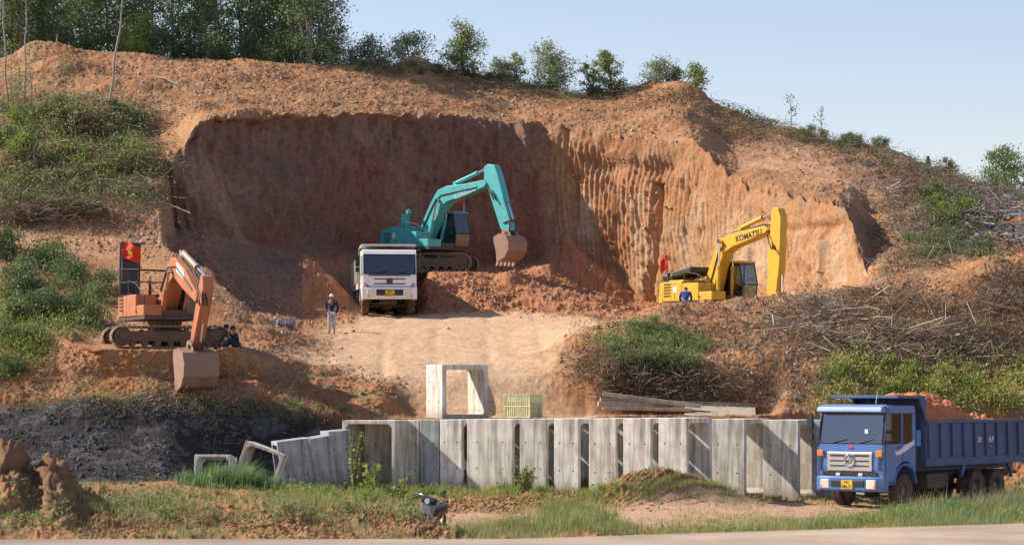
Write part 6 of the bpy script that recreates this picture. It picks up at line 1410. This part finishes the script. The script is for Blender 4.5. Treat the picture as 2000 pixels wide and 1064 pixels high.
twigs('thick_branches', [(1700, 330), (1990, 385), (2010, 500), (1800, 540), (1700, 440)], 90, 3, 1.6, 'thick', 146, .026, .3, .5, .3)
twigs('thick_branches', [(0, 200), (290, 210), (300, 400), (0, 430)], 110, 2, 1.6, 'thick', 147, .022, .4, .5, .3)
twigs('brush_heap', [(1140, 690), (1180, 680), (1260, 740), (1400, 750), (1420, 780), (1210, 790), (1165, 770)], 230, 14, .55, 'twig', 45, .010, .35, .3)
twigs('brush_heap', [(1925, 560), (2010, 545), (2010, 600), (1940, 605)], 130, 12, .9, 'twig', 46, .013, .5)
twigs('mound_litter', [(1150, 640), (1300, 600), (1600, 575), (2010, 520), (2010, 700), (1600, 790), (1200, 790)], 1700, 7, .40, 'twig', 47, .010, .12)
twigs('ridge_brush', [(1360, 182), (1400, 210), (1560, 258), (1800, 322), (2000, 376), (2000, 400), (1780, 345), (1560, 280), (1440, 280), (1360, 240)], 420, 8, .75, 'twig', 48, .012, .5)
twigs('ridge_brush', [(640, 122), (860, 134), (1130, 184), (1240, 168), (1370, 180), (1350, 200), (1060, 196), (880, 152), (640, 136)], 420, 8, .6, 'twig', 49, .010, .4)
twigs('hillside_litter', [(1740, 330), (1850, 350), (1880, 500), (1740, 540), (1730, 440)], 480, 7, .7, 'twig', 50, .012, .3)
twigs('charred_litter', [(0, 800), (240, 798), (640, 808), (560, 900), (330, 940), (0, 930)], 1300, 4, .20, 'ash', 51, .008, .05, .3)
twigs('pale_roots', [(1560, 600), (1620, 590), (1640, 650), (1580, 650)], 40, 6, 1.3, 'pale', 52, .018, .4, .3) if 'pale' in LM else None
twigs('bank_litter', [(0, 700), (500, 720), (700, 780), (640, 805), (0, 800)], 700, 4, .3, 'twig', 53, .009, .08)
def stones(name, P, n, s, m, seed):
    pts = sample(P, n, seed, 22, 1.5); r = np.random.default_rng(seed); n = len(pts)
    ico = np.array([(0, 0, 1), (.89, 0, .45), (.28, .85, .45), (-.72, .53, .45), (-.72, -.53, .45), (.28, -.85, .45), (.72, .53, -.3), (-.28, .85, -.3), (-.89, 0, -.3), (-.28, -.85, -.3), (.72, -.53, -.3)])
    T_ = np.array([(0, 1, 2), (0, 2, 3), (0, 3, 4), (0, 4, 5), (0, 5, 1), (1, 6, 2), (2, 6, 7), (2, 7, 3), (3, 7, 8), (3, 8, 4), (4, 8, 9), (4, 9, 5), (5, 9, 10), (5, 10, 1), (1, 10, 6)])
    sz = s*np.exp(np.clip(r.normal(size=n)*.5, -1, .9)); V = pts[:, None, :]+ico[None]*(sz[:, None, None]*r.uniform(.6, 1.3, (n, 11, 1)))*r.uniform(.6, 1.2, (n, 1, 3))
    Fq = (np.arange(n)[:, None, None]*11+T_[None]).reshape(-1, 3)
    return tag(link_np(name, V.reshape(-1, 3), Fq, LM[m], var=np.repeat(r.uniform(0, 1, n), 11)), kind='stuff')
stones('loose_stones', [(60, 110), (640, 130), (1380, 185), (1300, 280), (1060, 235), (420, 220), (200, 280)], 900, .05, 'stone', 61)
stones('loose_stones', [(190, 420), (320, 400), (400, 540), (620, 680), (480, 640), (430, 600)], 420, .045, 'stone', 62)
stones('loose_stones', [(1150, 640), (1300, 600), (2000, 540), (2000, 700), (1200, 790)], 700, .045, 'stone', 63)
stones('earth_clods', [(830, 540), (1100, 535), (1290, 600), (1150, 620), (830, 610)], 1200, .042, 'clod', 64)
stones('earth_clods', [(490, 570), (600, 610), (690, 600), (680, 640), (560, 660)], 260, .05, 'clod', 65)
stones('verge_clods', [(0, 900), (140, 960), (400, 1000), (850, 1010), (850, 1046), (0, 1046)], 8000, .016, 'clod', 66)
stones('verge_clods', [(860, 965), (1180, 960), (1180, 990), (860, 990)], 1500, .04, 'clod', 67)
stones('verge_clods', [(1200, 930), (1420, 935), (1560, 960), (1560, 975), (1200, 985)], 1500, .035, 'clod', 68)
stones('charred_lumps', [(0, 800), (240, 798), (640, 808), (560, 900), (330, 940), (0, 930)], 1600, .04, 'ash', 69)
stones('hill_clods', [(60, 100), (640, 128), (1380, 185), (1300, 280), (1060, 235), (420, 220), (200, 280)], 1800, .035, 'clod', 75)
stones('hill_clods', [(1400, 250), (1700, 300), (1990, 400), (1860, 400), (1840, 520), (1720, 540), (1690, 440)], 900, .045, 'clod', 76)
stones('charred_lumps', [(1830, 350), (2000, 385), (2010, 500), (1880, 490)], 500, .05, 'ash', 79)
twigs('charred_litter', [(1820, 345), (2000, 380), (2010, 500), (1880, 490)], 500, 5, .4, 'ash', 151, .012, .12)
twigs('pale_branches', [(1900, 400), (2000, 420), (2000, 500), (1920, 480)], 12, 3, 2.0, 'thick', 152, .03, .3, .5, .25)
stones('bank_clods', [(0, 440), (330, 400), (420, 540), (640, 690), (820, 760), (700, 800), (200, 790), (100, 640)], 2600, .04, 'clod', 77)
stones('mound_clods', [(1100, 650), (1300, 600), (2000, 520), (2000, 760), (1150, 790)], 2600, .045, 'clod', 78)
stones('slope_stones', [(1060, 260), (1280, 290), (1300, 590), (1150, 590)], 160, .05, 'stone', 70)
# grass
def grass(name, P, n, per, h, wd, m, seed, spread=.12, lean=.5):
    pts = sample(P, n, seed, 22, 1.5); r = np.random.default_rng(seed); Q = np.repeat(pts, per, 0)+r.normal(size=(len(pts)*per, 3))*np.array([spread, spread, 0])-np.array([0, 0, .03])
    pl_ = Pile(); pl_.add(blades(Q, h, wd, seed, lean)); return tag(pl_.build(name, LM[m]), kind='stuff')
weeds('verge_weeds', [(0, 950), (840, 955), (850, 1020), (0, 1035)], 420, 16, .055, 'mid', 120, .10, .06)
weeds('verge_weeds', [(1190, 1020), (2010, 965), (2010, 1010), (1190, 1042)], 260, 18, .05, 'fresh', 121, .10, .10)
weeds('verge_weeds', [(540, 940), (1180, 948), (1180, 968), (540, 962)], 200, 18, .10, 'mid', 122, .18, .12)
grass('verge_grass', [(0, 955), (150, 950), (400, 950), (840, 955), (840, 1000), (600, 1000), (300, 1010), (0, 1040)], 620, 13, .14, .008, 'grass', 81)
grass('verge_grass', [(0, 960), (850, 990), (850, 1046), (0, 1046)], 700, 14, .09, .006, 'dry', 82, .08)
grass('verge_grass', [(1190, 1030), (1500, 1020), (1700, 1008), (1860, 985), (2010, 965), (2010, 1018), (1700, 1036), (1190, 1046)], 1600, 18, .17, .007, 'grass', 83)
grass('verge_grass', [(1700, 1000), (1860, 985), (2010, 965), (2010, 1005), (1800, 1020)], 500, 16, .24, .007, 'dgrass', 84)
grass('seeding_grass', [(1730, 1000), (1860, 985), (2010, 965), (2010, 990), (1800, 1010)], 200, 8, .36, .008, 'dry', 85)
grass('verge_grass', [(1060, 985), (1100, 965), (1170, 965), (1180, 1030), (1060, 1040)], 420, 24, .20, .007, 'grass', 86, .09)
grass('verge_grass', [(940, 1000), (1060, 990), (1060, 1042), (900, 1044)], 420, 16, .15, .006, 'grass', 87)
grass('culvert_foot_grass', [(540, 945), (1180, 950), (1200, 962), (1180, 970), (540, 962)], 800, 16, .22, .012, 'fresh', 88)
grass('culvert_foot_grass', [(1180, 955), (1600, 960), (1600, 974), (1180, 980)], 420, 14, .18, .012, 'grass', 89)
grass('hump_grass', [(1200, 925), (1300, 922), (1400, 930), (1480, 960), (1200, 965)], 230, 12, .14, .010, 'grass', 90)
grass('bank_grass', [(0, 740), (200, 745), (700, 790), (640, 806), (100, 795), (0, 800)], 420, 12, .16, .010, 'grass', 91)
grass('hill_grass', [(60, 110), (640, 135), (1240, 180), (1250, 220), (400, 215), (200, 260)], 800, 8, .10, .010, 'dry', 92)
grass('mound_grass', [(1300, 600), (2000, 520), (2000, 700), (1500, 780), (1250, 760)], 700, 8, .14, .010, 'dry', 93)
grass('roadside_tufts', [(150, 1030), (900, 1035), (900, 1047), (150, 1047)], 60, 14, .12, .007, 'fresh', 94, .05)
# the lush tall grass clump in front of the half-buried boxes
pl_ = Pile(); r = np.random.default_rng(9); xs = np.concatenate([r.normal(-9.55, .5, 1900), r.normal(-8.7, .5, 2300), r.normal(-10.3, .3, 600)]); ys = r.normal(83.4, .35, len(xs)); zs = np.array([ground_at(a, b) for a, b in zip(xs[::20], ys[::20])]); zs = np.repeat(zs, 20)[:len(xs)]
pl_.add(blades(np.stack([xs, ys, zs-.05], 1), 0.86*(.72+.38*np.sin(xs*4.1)*np.cos(xs*2.3+1)+.12*np.sin(xs*11+ys*5)), .022, 9, .9)); o = pl_.build('tall_grass', LM['dgrass']); tag(o, kind='stuff')

# --- single plants
def leafy_plant(name, label, base, h, stems, leafn, ls, m, seed, spread=.5, cat='plant', cast=1.7):
    root = empty(name, base); tag(root, label, cat); r = np.random.default_rng(seed); tb = MB(); C_ = []; D_ = []
    for s in range(stems):
        a = r.uniform(0, 6.28); e = Vector((math.cos(a)*spread*r.uniform(.2, 1), math.sin(a)*spread*r.uniform(.2, 1)*.6, h*r.uniform(.55, 1.05) if s else h)); n = 6
        P = [Vector((0, 0, -.05)).lerp(e, t/n)+Vector((math.sin(t+s), math.cos(t*1.3+s), 0))*.03*h for t in range(n+1)]; tb.tube(P, [.016*h*(1-.7*t/n)+.003 for t in range(n+1)], 6)
        for k in range(leafn//stems):
            f = r.uniform(.22, 1.0)*n; i = min(int(f), n-1); p = P[i].lerp(P[i+1], f-i); dd = Vector(r.normal(size=3)); dd.z = abs(dd.z)*.3-.1; dd.normalize(); C_.append((p+dd*ls*r.uniform(.4, .9))[:]); D_.append(dd[:])
    tb.build('stem', M['dbark'], root); V, Fq, c = leaves(np.array(C_), ls, seed, cast, .0, None, np.array(D_)); link_np('foliage', V, Fq, LM[m], root, var=c); return root
q = gp(735, 58); q2 = W(735, 985, 58); leafy_plant('broadleaf_plant', 'tall yellow-green leafy plant growing in front of the open culvert', (q.x, 58, q.z), 1.55, 11, 620, .13, 'fresh', 71, .85)
q = gp(690, 58.6); leafy_plant('broadleaf_plant', 'thin tall shoot with small leaves left of the yellow-green plant', (q.x, 58.6, q.z), 2.05, 2, 170, .10, 'fresh', 72, .25)
q = gp(1022, 85.2); leafy_plant('climbing_vine', 'green climbing weed in the gap between two pale culverts', (q.x, 85.2, q.z), 1.25, 6, 420, .10, 'mid', 73, .45)
q = gp(982, 85.0); leafy_plant('weed', 'small weed at the foot of the widest culvert', (q.x, 85.0, q.z), .55, 3, 90, .08, 'mid', 74, .2)
q = gp(1030, 84.9); leafy_plant('weed', 'bushy weed low beside the climbing weed', (q.x, 84.9, q.z), .6, 6, 260, .09, 'fresh', 75, .5)
# long feathered frond lying to the right
q = gp(782, 57); root = empty('fern_frond', (q.x, 57, -2.55)); tag(root, 'long feathered frond arching right beside the yellow-green plant', 'frond'); tb = MB(); P = [Vector((t*.10, 0, .32*math.sin(t/10*2.4))) for t in range(11)]; tb.tube([Vector((-.35, 0, -.6))]+P, [.014]+[.012-.0009*t for t in range(11)], 6); tb.build('stem', M['dbark'], root)
C_ = []; D_ = []
for i in range(160): t = rr.uniform(1, 10); k = int(min(t, 9)); p = P[k].lerp(P[k+1], t-k); s = rr.choice((-1, 1)); C_.append((p.x+.03, p.y+s*.05, p.z-.06)); D_.append((.5, s*.5, -.7))
V, Fq, c = leaves(np.array(C_), .16, 4, 4.5, .2, None, np.array(D_)); link_np('leaflets', V, Fq, LM['fresh'], root, var=c)
q = gp(810, 48); root = empty('broad_leaf', (q.x, 48, q.z+.05), .2); tag(root, 'large dark green drooping leaf left of the motorbike', 'leaf'); V = []; Fq = []
for i in range(13):
    t = i/12; wv = .11*math.sin(math.pi*min(1, t*.95+.04))
    for s in (-1, 0, 1): V.append((-.45+t*.9, s*wv, .28*math.sin(t*2.6)-abs(s)*.03))
for i in range(12): a = i*3; Fq += [(a, a+1, a+4, a+3), (a+1, a+2, a+5, a+4)]
x = link_np('blade', V, Fq, LM['dark'], root, smooth=True, var=[.3]*len(V)); x.modifiers.new('s', 'SOLIDIFY').thickness = .004
